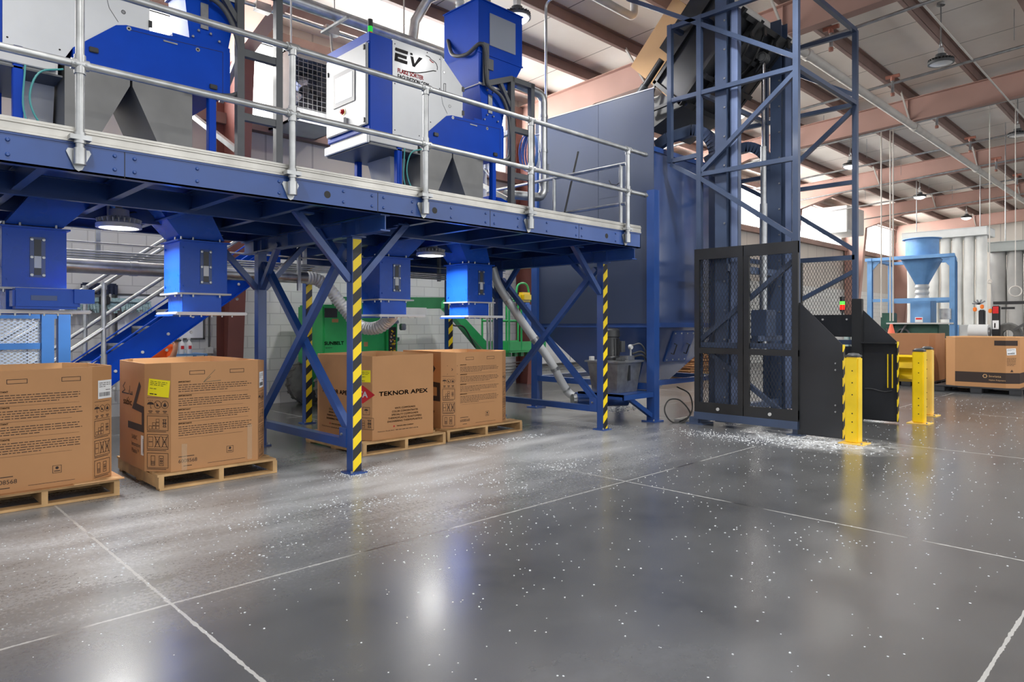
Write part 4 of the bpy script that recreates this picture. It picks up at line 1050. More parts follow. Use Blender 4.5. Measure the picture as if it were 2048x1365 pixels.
def resin_mark(p, w, h):
    k = w / 0.78
    p.line([(0.655 * k, 0.745), (0.475 * k, 0.54), (0.735 * k, 0.525), (0.735 * k, 0.36), (0.28 * k, 0.36)], 0.062, print_dark)
    # arabic word mark drawn as pen strokes, baseline at 0.63
    q = lambda pts: p.line([(0.06 * k + a * k, 0.635 + c) for a, c in pts], 0.011, print_dark)
    q([(0.36, 0.03), (0.36, 0.0), (0.335, 0.0), (0.335, 0.025)]); q([(0.335, 0.0), (0.31, 0.0), (0.31, 0.025)]); q([(0.31, 0.0), (0.275, 0.0), (0.275, 0.075)])
    q([(0.245, 0.035), (0.245, 0.0), (0.19, 0.0)]); q([(0.19, 0.0), (0.02, 0.0)]); q([(0.02, 0.0), (0.12, 0.03), (0.06, 0.06), (0.13, 0.10)])
    p.disc(0.06 * k + 0.23 * k, 0.60, 0.008, print_dark)
    p.text('sabic', 0.13 * k, 0.535, 0.085, print_dark, width=0.27 * k, bold=0.002)
    p.text('SABIC', 0.40 * k, 0.245, 0.055, print_dark, width=0.17 * k); p.text('Innovative', 0.40 * k, 0.185, 0.055, print_dark, width=0.26 * k); p.text('Plastics\u2122', 0.40 * k, 0.125, 0.055, print_dark, width=0.22 * k)
def sticker(t, p, a, b_, w, h, m, name='address_label', seed=1, tilt=0.0):
    """paper label stuck on a face (own mesh)"""
    q = MB(); c, s = math.cos(tilt), math.sin(tilt)
    pl = Plane(q, p.o + p.u * a + p.w * b_, p.u * c + p.w * s, p.w * c - p.u * s, p.n, 0.001)
    pl.rect(0, 0, w, h, m); pl.o = pl.o + pl.n * 0.0012
    pl.greek(w * 0.08, h * 0.84, w * 0.84, 3, h * 0.1, print_black, seed)
    if m is sticker_white:
        r = random.Random(seed); x = w * 0.1
        while x < w * 0.85:
            L = r.uniform(0.002, 0.006); pl.rect(x, h * 0.12, x + L, h * 0.34, print_black); x += L + r.uniform(0.002, 0.006)
        pl.rect(w * 0.55, h * 0.45, w * 0.9, h * 0.48, print_black)
    else:
        pl.greek(w * 0.08, h * 0.42, w * 0.6, 1, h * 0.12, print_black, seed); pl.greek(w * 0.1, h * 0.08, w * 0.5, 1, h * 0.2, print_black, seed + 2)
    return q.build(name, t, recalc=False)
def print_resin(stk):
    def f(t, front, fw, cham, cl, left, lw, chr_, h):
        instructions(front, fw, h, int(fw * 1000)); pictograms(cham, cl, h); pictograms(chr_, cl, h); resin_mark(left, lw, h)
        if stk == 'yellow':
            sticker(t, cham, 0.03, 0.655, 0.20, 0.145, sticker_yellow, 'yellow_sticker', 3, -0.1); sticker(t, chr_, 0.05, 0.665, 0.16, 0.15, sticker_white, seed=4)
            q = MB(); pl = Plane(q, left.o, left.u, left.w, left.n, 0.001); pl.rect(lw - 0.09, 0.13, lw - 0.02, 0.30, sticker_white)
            for k in range(9): pl.rect(lw - 0.045, 0.15 + 0.014 * k, lw - 0.02, 0.157 + 0.014 * k, print_black)
            q.build('torn_label', t, recalc=False)
            for a, z0, z1 in ((0.085, 0.0, 0.23), (fw - 0.10, 0.02, 0.34)):
                q = MB(); pl = Plane(q, front.o, front.u, front.w, front.n, 0.001); pl.rect(a, z0, a + 0.045, z1, tape_m); tag(q.build('packing_tape', t, recalc=False), 'strip of clear packing tape')
            pl = Plane(front.mb, front.o, front.u, front.w, front.n, 0.0); pl.line([(0.33, 0.80), (0.27, 0.755), (0.42, 0.762)], 0.004, dkgreen); pl.line([(0.37, 0.86), (0.30, 0.79), (0.27, 0.755)], 0.003, dkgreen)
        elif stk == 'white':
            sticker(t, chr_, 0.06, 0.655, 0.15, 0.15, sticker_white, seed=6)
        else:
            chip = Plane(front.mb, cham.o, cham.u, cham.w, cham.n, 0.0)
            for a, z in ((0.08, 0.76), (0.2, 0.76), (0.08, 0.66), (0.2, 0.66)): chip.disc(a, z, 0.004, print_dark, 6)
            chip.line([(0.13, 0.70), (0.145, 0.715), (0.13, 0.73)], 0.005, print_dark)
    return f
def print_compounder(t, front, fw, cham, cl, left, lw, chr_, h):
    for p, w in ((front, fw), (left, lw)):
        p.text('TEKNOR APEX', w * 0.5 + 0.0, 0.478, 0.066, print_black, width=min(w * 0.82, 0.66), align='c', bold=0.004)
        for k, (tx, f) in enumerate((('VINYL COMPOUNDS', 0.30), ('COLOR CONCENTRATES', 0.38), ('SPECIALTY COMPOUNDS', 0.39), ('THERMOPLASTIC ELASTOMERS', 0.49), ('ENGINEERING THERMOPLASTICS', 0.51))):
            p.text(tx, w * 0.52, 0.322 - 0.036 * k, 0.028, print_dark, width=f * w * 1.12, align='c', bold=0.001)
        p.text('TEKNOR APEX COMPANY', w * 0.52, 0.125, 0.018, print_dark, width=0.28 * w, align='c', bold=0.001); p.disc(w * 0.34, 0.132, 0.010, print_red)
        p.text('Pawtucket, Rhode Island', 0.07, 0.085, 0.018, print_dark, width=0.26 * w); p.greek(0.07 + 0.28 * w, 0.087, w * 0.56, 1, 0.022, print_dark, 5)
    c = cl / 2
    cham.poly([(c - 0.155, 0.50), (c, 0.40), (c + 0.155, 0.50), (c, 0.60)], print_red)
    q = Plane(cham.mb, cham.o, cham.u, cham.w, cham.n, 0.001); q.text('TA', c, 0.468, 0.09, sticker_white, width=0.12, align='c', bold=0.004)
    cham.frame(c - 0.0, 0.28, c + 0.09, 0.365, 0.004, print_dark); icon_umbrella(cham, c + 0.045, 0.325, 0.026)
    cham.frame(c - 0.12, 0.12, c + 0.14, 0.25, 0.004, print_dark); figure(cham, c + 0.085, 0.185, 0.06)
    for k in range(3):
        for e in range(k + 1): cham.frame(c - 0.10 + k * 0.045, 0.135 + e * 0.028, c - 0.062 + k * 0.045, 0.16 + e * 0.028, 0.003, print_dark)
    sticker(t, cham, c - 0.02, 0.635, 0.12, 0.13, sticker_yellow, 'yellow_sticker', 5)
    q = MB(); pl = Plane(q, chr_.o, chr_.u, chr_.w, chr_.n, 0.001); pl.rect(0.02, 0.46, 0.2, 0.60, sticker_yellow); pl.rect(0.02, 0.20, 0.2, 0.44, sticker_white); pl.rect(0.02, 0.62, 0.2, 0.75, print_red)
    q.build('side_labels', t, recalc=False)

pallet('pine pallet at the left picture edge under the nearest box', 0.60, 6.25, 1.03, 1.05)
gaylord('kraft bulk box of printed instructions cut by the left picture edge', 0.56, 1.61, 6.28, 7.28, 0.14, 0.92, 0.17, 0.13, print_resin('white'), seed=1)
pallet('pine pallet under the box with the yellow sticker', 1.90, 6.16, 1.04, 1.18)
gaylord('kraft bulk box with a tilted yellow sticker and black logo', 1.86, 2.92, 6.20, 7.33, 0.14, 0.93, 0.15, 0.20, print_resin('yellow'), seed=2)
pallet('pine pallet under the box with the red diamond', 3.95, 6.27, 1.12, 1.26)
gaylord('kraft bulk box with a red diamond mark behind the striped post', 4.00, 5.03, 6.33, 7.52, 0.14, 0.925, 0.10, 0.22, print_compounder, seed=3)
pallet('darker pallet full of flakes under the box behind the red diamond one', 5.15, 6.34, 1.27, 1.05)
gaylord('kraft bulk box with printed instructions standing right of the red diamond box', 5.18, 6.27, 6.40, 7.38, 0.14, 0.93, 0.16, 0.10, print_resin('none'), seed=4)
# a torn cardboard slip sheet lies on two of the pallets
b = MB(); b.box((0.75, 6.22, 0.139), (1.66, 7.3, 0.142), card); b.prism([(1.3, 6.21), (1.66, 6.24), (1.60, 6.33), (1.3, 6.3)], (0, 0, 0.142), (1, 0, 0), (0, 1, 0), (0, 0, 0.006), card_in)
solo(b, 'slip_sheet', 'torn cardboard slip sheet between the left-edge box and its pallet', 'cardboard sheet', (1.2, 6.7, 0.139))

# ================================================================== tall blue hopper
HX0, HX1, HY0, HY1 = 8.40, 10.72, 5.63, 7.95
hop = thing('surge_hopper', 'tall navy blue hopper on four legs with a pointed bottom', 'hopper', (HX0, HY0, 0))
b = MB()
for a, c in (((HX0 + 0.03, HY0 + 0.03), (HX1 - 0.03, HY0 + 0.03)), ((HX0 + 0.03, HY0 + 0.03), (HX0 + 0.03, HY1 - 0.03)), ((HX1 - 0.03, HY0 + 0.03), (HX1 - 0.03, HY1 - 0.03)), ((HX0 + 0.03, HY1 - 0.03), (HX1 - 0.03, HY1 - 0.03))):
    b.box((min(a[0], c[0]) - 0.006, min(a[1], c[1]) - 0.006, 1.42), (max(a[0], c[0]) + 0.006, max(a[1], c[1]) + 0.006, 3.95), hopper_blue)
b.build('bin_body', hop)
b = MB()
for y0, y1 in ((HY0 - 0.02, 6.62), (6.625, HY1 + 0.02)): b.box((HX0 - 0.012, y0, 3.35 if y0 < 6 else 1.42), (HX0 - 0.002, y1, 4.83), slate)
b.box((HX0 - 0.018, HY0 - 0.03, 4.825), (HX0 + 0.02, HY1 + 0.02, 4.84), alu); b.box((HX0 - 0.01, 5.70, 1.42), (HX0 + 0.02, 6.62, 3.35), slate)
tag(b.build('splash_panel', hop), 'tall blue panel rising above the bin on the deck side')
b = MB(); b.box((HX0 - 0.01, HY1 - 0.05, 3.9), (HX1, HY1, 4.83), hopper_blue); b.build('back_panel', hop)
b = MB()
for z in (1.36, 3.93):
    b.box((HX0 + 0.05, HY0 - 0.002, z), (HX1, HY0 + 0.05, z + 0.07), navy); b.box((HX0 - 0.002, HY0, z), (HX0 + 0.05, HY1, z + 0.07), navy)
    b.box((HX0, HY1 - 0.05, z), (HX1, HY1, z + 0.07), navy); b.box((HX1 - 0.05, HY0, z), (HX1, HY1, z + 0.07), navy)
build_each(b, 'ring_beam', hop)
b = MB()
hi = [(HX0 + 0.03, HY0 + 0.04, 1.36), (HX1 - 0.03, HY0 + 0.04, 1.36), (HX1 - 0.03, HY1 - 0.03, 1.36), (HX0 + 0.03, HY1 - 0.03, 1.36)]
lo = [(8.58, 6.08, 0.30), (9.02, 6.08, 0.30), (9.02, 6.52, 0.30), (8.58, 6.52, 0.30)]
b.frustum(lo, hi, hopper_blue); b.build('discharge_cone', hop)
# inspection hatch on the sloping face
S0, S1 = V((9.3, 6.08, 0.30)), V((9.3, HY0 + 0.04, 1.36)); dn = (S1 - S0).normalized(); nr = V((0, -1, 0)) * abs(dn.z) + V((0, 0, -1)) * abs(dn.y)
P0 = V((9.03, HY0 + 0.04, 1.36)) - dn * 0.56
b = MB(); b.prism([(0, 0), (0.62, 0), (0.62, 0.5), (0, 0.5)], P0 + nr * 0.002, (1, 0, 0), dn, nr * 0.02, navy); h = b.build('inspection_hatch', hop)
for a in (0.12, 0.48):
    c = P0 + nr * 0.02 + V((1, 0, 0)) * a; b = MB(); b.tube([c + dn * 0.14, c + dn * 0.14 + nr * 0.05, c + dn * 0.30 + nr * 0.05, c + dn * 0.30], 0.010, black, 8); b.build('pull_handle', h)
b = MB()
for i in range(4):
    for e in (0.03, 0.47): c = P0 + nr * 0.02 + V((1, 0, 0)) * (0.05 + 0.17 * i) + dn * e; b.cyl(c, c + nr * 0.012, 0.012, lgrey, 8)
b.build('hatch_bolts', h)
for x, y in ((HX0, HY0), (HX1, HY0), (HX0, HY1), (HX1, HY1)):
    b = MB(); b.box((x - 0.065, y - 0.065, 0.02), (x + 0.065, y + 0.065, 3.35 if (x, y) == (HX0, HY0) else 4.0), navy); l = b.build('leg', hop)
    b = MB(); b.box((x - 0.13, y - 0.11, 0), (x + 0.11, y + 0.11, 0.02), navy); b.cyl((x - 0.1, y - 0.08, 0.02), (x - 0.1, y - 0.08, 0.04), 0.012, steel, 8); b.build('foot_plate', l)
b = MB(); b.bar((HX0, HY0, 0.50), (HX0, HY1, 0.50), 0.08, 0.09, navy); b.bar((HX0, HY0, 0.55), (HX1, HY0, 0.55), 0.07, 0.07, navy); b.bar((HX1, HY0, 0.5), (HX1, HY1, 0.5), 0.08, 0.08, navy); b.bar((HX0, HY1, 0.5), (HX1, HY1, 0.5), 0.08, 0.08, navy); build_each(b, 'tie_bar', hop)
b = MB(); b.box((7.65, 5.60, 0.40), (8.46, 6.42, 0.43), navy); b.box((7.65, 5.60, 0.36), (7.70, 6.42, 0.43), navy); b.box((7.65, 5.58, 0.36), (8.46, 5.62, 0.43), navy); b.bar((7.8, 5.63, 0.38), (8.36, 5.63, 0.08), 0.06, 0.06, navy, up=(0, 1, 0)); b.build('pump_shelf', hop)
b = MB(); b.cyl((8.0, 6.75, 0.26), (8.75, 6.35, 0.24), 0.11, navy, 16); b.cyl((7.95, 6.78, 0.26), (8.25, 6.62, 0.25), 0.085, galv, 16); b.build('screw_conveyor', hop)

hpu = thing('hydraulic_pump', 'grey hydraulic tank with an upright black motor on the shelf of the hopper leg', 'pump unit', (8.05, 6.05, 0.43))
b = MB(); b.frustum([(7.80, 5.83, 0.432), (8.28, 5.83, 0.432), (8.28, 6.27, 0.432), (7.80, 6.27, 0.432)], [(7.75, 5.78, 0.86), (8.33, 5.78, 0.86), (8.33, 6.32, 0.86), (7.75, 6.32, 0.86)], steel)
b.box((7.72, 5.75, 0.86), (8.36, 6.35, 0.885), steel); tk = b.build('oil_tank', hpu)
b = MB(); b.box((8.02, 5.782, 0.60), (8.06, 5.80, 0.82), black); b.build('level_gauge', tk)
b = MB(); b.lathe([(0.14, 0.885), (0.145, 0.93), (0.13, 0.95), (0.13, 1.22), (0.145, 1.23), (0.14, 1.32), (0.11, 1.345), (0, 1.35)], (8.0, 6.1, 0), black, 24)
for i in range(16):
    a = 2 * PI * i / 16; b.bar((8.0 + 0.135 * math.cos(a), 6.1 + 0.135 * math.sin(a), 0.96), (8.0 + 0.135 * math.cos(a), 6.1 + 0.135 * math.sin(a), 1.2), 0.02, 0.012, black, up=(math.cos(a), math.sin(a), 0))
b.box((8.10, 5.97, 1.0), (8.19, 6.12, 1.16), dgrey); b.build('motor', hpu)
b = MB(); b.bbox((8.05, 5.82, 0.885), (8.22, 5.98, 0.95), steel, 0.008); b.cyl((8.16, 5.85, 0.95), (8.16, 5.85, 1.06), 0.014, steel, 8); b.cyl((8.16, 5.83, 1.08), (8.16, 5.87, 1.08), 0.035, lgrey, 16); b.bbox((7.86, 5.8, 0.885), (7.98, 5.9, 0.93), dgrey, 0.01); b.cyl((7.8, 6.28, 0.885), (7.8, 6.28, 0.94), 0.04, lgrey, 12); build_each(b, 'valve_part', hpu)
b = MB()
for dz, dy in ((0, 0), (0.05, 0.06)): b.tube(smooth_path([(8.2, 5.85, 0.93 + dz), (8.32, 5.75, 0.95 + dz), (8.42, 5.72 - dy, 0.80), (8.46, 5.70 - dy, 0.55), (8.48, 5.72, 0.44)], 6), 0.014, rubber, 8)
b.tube(smooth_path([(8.17, 5.84, 1.1), (8.28, 5.76, 1.12), (8.4, 5.74, 0.95), (8.45, 5.72, 0.6), (8.46, 5.72, 0.46)], 6), 0.010, cable_m, 8); b.build('hydraulic_hose', hpu)
b = MB()
hp_ = smooth_path([(6.92, 7.45, 2.25), (7.02, 7.42, 1.98), (7.3, 7.34, 1.58), (7.58, 7.24, 1.2), (7.85, 7.13, 0.82), (8.02, 7.05, 0.5), (8.12, 6.97, 0.32), (8.2, 6.80, 0.24)], 8)
b.tube(hp_, 0.062, hose_clear, 14)
for k in (12, 24, 34, 44): b.cyl(hp_[k], hp_[k + 1], 0.068, galv, 14)
solo(b, 'conveying_hose', 'silvery flexible hose sweeping down from the deck to the foot of the hopper', 'hose', (8.1, 6.9, 0.16))
b = MB(); b.tube(smooth_path([(9.0, 5.6, 0.46), (8.75, 5.25, 0.40), (8.62, 5.12, 0.20), (8.55, 5.2, 0.03), (8.45, 5.35, 0.015), (8.5, 5.5, 0.16), (8.62, 5.5, 0.30), (8.68, 5.35, 0.30), (8.7, 5.2, 0.12), (8.6, 5.3, 0.012), (8.75, 5.4, 0.012)], 6), 0.010, rubber, 8)
solo(b, 'loose_cable', 'loops of black cable on the floor between hopper leg and mesh gate', 'cable', (8.6, 5.3, 0.0))
b = MB(); b.bbox((8.62, 5.16, 0.0), (9.1, 5.42, 0.035), alu, 0.006)
for i in range(6): b.box((8.65 + 0.07 * i, 5.19, 0.035), (8.69 + 0.07 * i, 5.39, 0.039), alu)
solo(b, 'tread_plate', 'small aluminium tread plate on the floor by the mesh gate', 'floor plate', (8.85, 5.3, 0.0))

# ================================================================== tipping tower
TX0, TX1, TY0, TY1, TZ = 8.65, 10.72, 3.65, 5.02, 5.76
tw = thing('tipping_tower', 'tall navy lattice lift tower with black mesh gates beside the hopper', 'lift tower', (TX0, TY0, 0))
nt_ = navy_tower
def tbar(name, p, q, w=0.06, up=(1, 0, 0), h=None):
    b = MB(); b.bar(p, q, w, h or w, nt_, up=up); return b.build(name, tw)
for x, y, z0 in ((TX0, TY0, 0), (TX0, TY1, 0.0), (TX1, TY0, 0), (TX1, TY1, 0), (TX0, 5.50, 3.76), (TX1, 5.50, 3.76)): tbar('post', (x, y, z0 + 0.01), (x, y, TZ + (0.0 if z0 == 0 else 0.02)), 0.07)
for x, y in ((TX0, TY0), (TX0, TY1), (TX1, TY0), (TX1, TY1)):
    b = MB(); b.box((x - 0.09, y - 0.09, 0), (x + 0.09, y + 0.09, 0.015), nt_); b.build('foot_plate', tw)
for x in (TX0, TX1):
    for z in (5.74, 4.67, 3.52): tbar('crossbar', (x, TY0, z), (x, 5.5 if z > 4 else TY1, z))
    tbar('crossbar', (x, 5.5, 3.79), (x, TY1, 3.80)); tbar('crossbar', (x, TY0, 2.40), (x, TY1, 2.40), 0.07)
    for (y0, z0, y1, z1) in ((6.25, 6.42, TY0, 4.80), (TY0, 4.62, TY1, 3.54), (TY1, 3.48, TY0, 2.50), (5.48, 3.74, TY1, 3.46)): tbar('diagonal_brace', (x, y0, z0), (x, y1, z1))
for (y0, z0, y1, z1) in ((TY0, 2.25, TY1, 1.18), (TY1 - 0.1, 1.05, TY0 + 0.05, 0.16)): tbar('diagonal_brace', (TX0 + 0.02, y0, z0), (TX0 + 0.02, y1, z1), 0.06)
tbar('diagonal_brace', (TX1, TY0, 2.2), (TX1, TY1, 1.5), 0.06)
for z in (0.16, 1.12): tbar('crossbar', (TX0, TY0, z), (TX0, TY1, z), 0.07)
for z in (0.2, 1.14): tbar('crossbar', (TX1, TY0, z), (TX1, TY1, z), 0.07)
for y in (TY0, TY1, 5.5):
    tbar('crossbar', (TX0, y, TZ), (TX1, y, TZ), 0.06, (0, 0, 1))
    if y != 5.5: tbar('crossbar', (TX0, y, 4.68), (TX1, y, 4.68), 0.06, (0, 0, 1))
tbar('crossbar', (TX0, TY1, 0.14), (TX1, TY1, 0.14), 0.08, (0, 0, 1)); tbar('crossbar', (TX0, TY1, 1.1), (TX1, TY1, 1.1), 0.08, (0, 0, 1)); tbar('crossbar', (TX0, TY1, 2.4), (TX1, TY1, 2.4), 0.07, (0, 0, 1))
b = MB(); b.box((TX0 - 0.08, TY1 - 0.02, 0.02), (TX0 + 0.35, TY1 + 0.12, 0.1), nt_); b.box((TX0 - 0.1, TY1 - 0.1, 0), (TX0 + 0.2, TY1 + 0.16, 0.02), nt_); b.build('foot_plate', tw)
# mast: two pairs of channels with light guide strips, linked by cross members
for x, y in ((8.81, 4.72), (10.53, 4.72)):
    b = MB(); b.ibeam((x, y, 0.05), (x, y, 6.15), 0.17, 0.24, nt_, t=0.016, up=(1, 0, 0), tw=0.014); mst = b.build('mast_column', tw)
    b = MB(); b.box((x - 0.06, y - 0.23, 0.1), (x + 0.02, y - 0.11, 5.75), navy_tower); b.box((x - 0.064, y - 0.22, 0.1), (x - 0.058, y - 0.13, 5.75), rail_lt)
    b.build('guide_rail', mst)
    b = MB()
    for k in range(14): b.cyl((x - 0.12, y - 0.06, 0.4 + 0.4 * k), (x - 0.13, y - 0.06, 0.4 + 0.4 * k), 0.014, steel, 8)
    b.build('bolt_heads', mst)
for z in (0.2, 1.15, 2.2): tbar('mast_crossbeam', (8.81, 4.72, z), (10.53, 4.72, z), 0.1, (0, 0, 1))
for x, yy in ((8.98, 4.96), (10.46, 4.84)):                                # curved tip-over tracks
    b = MB()
    path = [V((x, 5.95, 4.16)), V((x, 5.75, 4.24))] + [V((x, yy - 0.0 + 0.44, 3.84)) + V((0, 0.44 * math.cos(a), 0.44 * math.sin(a))) for a in [PI * 0.55 + (PI * 0.45) * i / 10 for i in range(11)]] + [V((x, yy, 0.2))]
    for i in range(len(path) - 1): b.bar(path[i], path[i + 1] + (path[i + 1] - path[i]).normalized() * 0.008, 0.09, 0.16, nt_, up=(0, 0.7, 0.7) if i < 8 else (0, 1, 0))
    b.build('curved_track', tw)
b = MB(); b.cyl((9.78, 4.62, 1.0), (9.78, 4.62, 3.2), 0.055, steel, 18); b.cyl((9.78, 4.62, 3.2), (9.78, 4.62, 4.05), 0.042, steel, 18); cy = b.build('lift_cylinder', tw)
b = MB(); b.cyl((9.78, 4.62, 4.05), (9.78, 4.62, 5.35), 0.027, chrome, 16); tag(b.build('cylinder_rod', cy), 'bright chromed piston rod')
b = MB(); b.cyl((9.72, 4.62, 5.37), (9.84, 4.62, 5.37), 0.06, steel, 16)
for k in range(5): b.tube(arc((9.71 + 0.03 * k, 4.62, 5.36), 0.075, 0, PI * 1.6, (0, 1, 0), (0, 0, 1), 10), 0.009, cable_m, 6)
b.build('chain_sheave', cy)
b = MB(); b.bbox((9.62, 4.5, 1.22), (9.94, 4.74, 1.62), nt_, 0.01); b.box((9.4, 4.52, 1.16), (10.2, 4.62, 1.24), nt_); b.build('cylinder_bracket', cy)
# mesh gates on the aisle side
def gate(y0, y1, seed):
    x = TX0 - 0.055; g = MB(); w = 0.075
    zb, zt = 0.20, 2.46
    g.box((x - 0.02, y0, zb), (x + 0.02, y0 + w, zt), black); g.box((x - 0.02, y1 - w, zb), (x + 0.02, y1, zt), black)
    g.box((x - 0.021, y0, zt - 0.15), (x + 0.021, y1, zt), black); g.box((x - 0.021, y0, zb - 0.02), (x + 0.021, y1, zb + 0.12), black); g.box((x - 0.018, y0, 1.0), (x + 0.018, y1, 1.08), black)
    o = g.build('mesh_gate', tw)
    g = MB(); g.box((x + 0.012, y0 + w - 0.01, zb + 0.1), (x + 0.014, y1 - w + 0.01, zt - 0.14), mesh_black); tag(g.build('mesh_infill', o), 'black expanded metal mesh')
    g = MB(); g.cyl((x - 0.035, (y0 + y1) / 2, zb + 0.04), (x - 0.02, (y0 + y1) / 2, zb + 0.04), 0.022, lgrey, 12); g.build('bolt_head', o)
gate(3.60, 4.325, 1); gate(4.335, 5.06, 2)
b = MB(); b.box((TX0 - 0.09, 3.6, 0.08), (TX0 - 0.03, 5.06, 0.18), nt_); b.build('bottom_sill', tw)
# mesh and plate on the far side
b = MB(); b.box((TX1 - 0.012, TY0, 1.55), (TX1 - 0.010, TY1, 2.36), mesh_black_x); tag(b.build('mesh_infill', tw), 'black expanded metal side mesh')
b = MB(); b.box((TX0 + 0.1, TY1 + 0.0, 0.2), (TX1, TY1 + 0.002, 2.36), make_mesh_sheet('rear_expanded_metal', (40, 42, 46), axes=(0, 2))); tag(b.build('mesh_infill', tw), 'black expanded metal rear mesh')
b = MB(); b.bbox((TX1 - 0.05, TY0 - 0.02, 1.22), (TX1 - 0.02, TY1, 1.55), blackplate, 0.004); b.box((TX1 - 0.05, TY0, 0.6), (TX1 - 0.03, TY1, 1.08), blackplate); b.box((TX1 - 0.06, 4.42, 1.5), (TX1 - 0.0, 4.5, 2.36), black)
for y in (3.75, 4.1): b.cyl((TX1 - 0.065, y, 1.48), (TX1 - 0.05, y, 1.48), 0.014, lgrey, 10)
b.build('guard_panel', tw)
b = MB(); b.bbox((TX1 - 0.1, 4.50, 1.5), (TX1 + 0.04, 4.62, 2.05), lgrey, 0.01); b.build('control_box', tw)
st = thing('signal_light', 'small stack light glowing green over red on the tipping tower panel', 'signal light', (TX1 - 0.04, 3.82, 1.55))
b = MB(); b.cyl((TX1 - 0.04, 3.82, 1.55), (TX1 - 0.04, 3.82, 1.60), 0.012, black, 10); b.cyl((TX1 - 0.04, 3.82, 1.60), (TX1 - 0.04, 3.82, 1.625), 0.034, black, 14); b.build('base', st)
for n, m_, z0, z1 in (('red_band', glow_red, 1.625, 1.70), ('green_band', glow_green, 1.70, 1.75), ('cap', black, 1.75, 1.82)):
    b = MB(); b.cyl((TX1 - 0.04, 3.82, z0), (TX1 - 0.04, 3.82, z1), 0.034, m_, 14); b.build(n, st)

# tipped bin carriage at the top of the tower, holding a box upside down over the hopper
U = V((0, -0.69, 0.724)); Nn = V((0, 0.724, 0.69)); O = V((0, 5.50, 4.70)); XH = V((1, 0, 0))
def tp(x, u, n): return O + XH * x + U * u + Nn * n
tb = thing('tipping_bin', 'black steel tipping bin tilted at the top of the tower over the hopper', 'bin', tp(8.8, 0, 0))
X_a, X_b = 8.97, 10.38
def tprism(name, poly, x0, x1, m): 
    b = MB(); b.prism(poly, tp(x0, 0, 0), U, Nn, (x1 - x0, 0, 0), m); return b.build(name, tb)
tprism('side_panel', [(0.0, 0.0), (1.45, 0.0), (1.45, 0.95), (0.42, 0.95), (0.42, 0.62), (0.0, 0.62)], X_a, X_a + 0.012, blackplate)
tprism('side_panel', [(0.0, 0.0), (1.45, 0.0), (1.45, 0.95), (0.42, 0.95), (0.42, 0.62), (0.0, 0.62)], X_b - 0.012, X_b, blackplate)
tprism('back_panel', [(0.0, 0.0), (1.45, 0.0), (1.45, 0.02), (0.0, 0.02)], X_a, X_b, blackplate)
tprism('floor_panel', [(1.43, 0.0), (1.45, 0.0), (1.45, 1.2), (1.43, 1.2)], X_a, X_b, blackplate)
def tb_bar(name, p, q, w, m=black):
    b = MB(); b.bar(p, q, w, w, m, up=Nn); return b.build(name, tb)
for x in (X_a - 0.03, X_b - 0.0):
    for n in (0.02, 0.62): tb_bar('edge_rail', tp(x, -0.02, n), tp(x, 1.5, n), 0.06)
    tb_bar('edge_rail', tp(x, 0.0, 0.0), tp(x, 0.0, 0.64), 0.06); tb_bar('edge_rail', tp(x, 0.0, 0.1), tp(x, -0.42, 0.45), 0.045); tb_bar('edge_rail', tp(x, 0.0, 0.62), tp(x, -0.42, 0.42), 0.035)
b = MB(); b.cyl(tp(X_a - 0.08, 0.32, 0.72), tp(X_a - 0.08, -0.12, 0.72), 0.05, black, 14); b.cyl(tp(X_a - 0.08, -0.12, 0.72), tp(X_a - 0.08, -0.26, 0.72), 0.062, dgrey, 14); b.build('clamp_cylinder', tb)
for u in (0.03, 0.5, 0.95, 1.42): tb_bar('back_rib', tp(X_a, u, -0.04), tp(X_b, u, -0.04), 0.07)
for x in (9.25, 9.95): tb_bar('back_rib', tp(x, 0.0, -0.07), tp(x, 1.45, -0.07), 0.09)
b = MB()
for x in (9.3, 9.6, 9.9): b.tube(smooth_path([tp(x, 1.35, -0.05), tp(x - 0.08, 1.1, -0.2), tp(x + 0.05, 0.8, -0.12), tp(x - 0.1, 0.5, -0.1)], 5), 0.015, rubber, 8)
for x, u in ((9.2, 1.25), (9.45, 1.35), (9.9, 1.3), (10.2, 1.38)): b.bbox(tp(x, u, -0.16), tp(x + 0.1, u + 0.08, -0.04), black, 0.01)
b.build('hydraulic_fittings', tb)
tprism('pivot_flap', [(-0.02, 0.05), (-0.02, 0.5), (-0.62, 0.62), (-0.62, 0.3)], X_a + 0.1, X_b - 0.1, dgrey)
ct = thing('tipped_box', 'plain tan cardboard box held upside down in the tipping bin', 'cardboard box', tp(8.95, -0.05, 0.4))
b = MB(); b.prism([(-0.06, 0.2), (1.10, 0.2), (1.10, 1.28), (-0.06, 1.28)], tp(9.02, 0, 0), U, Nn, (1.2, 0, 0), card_in); b.build('box_walls', ct)

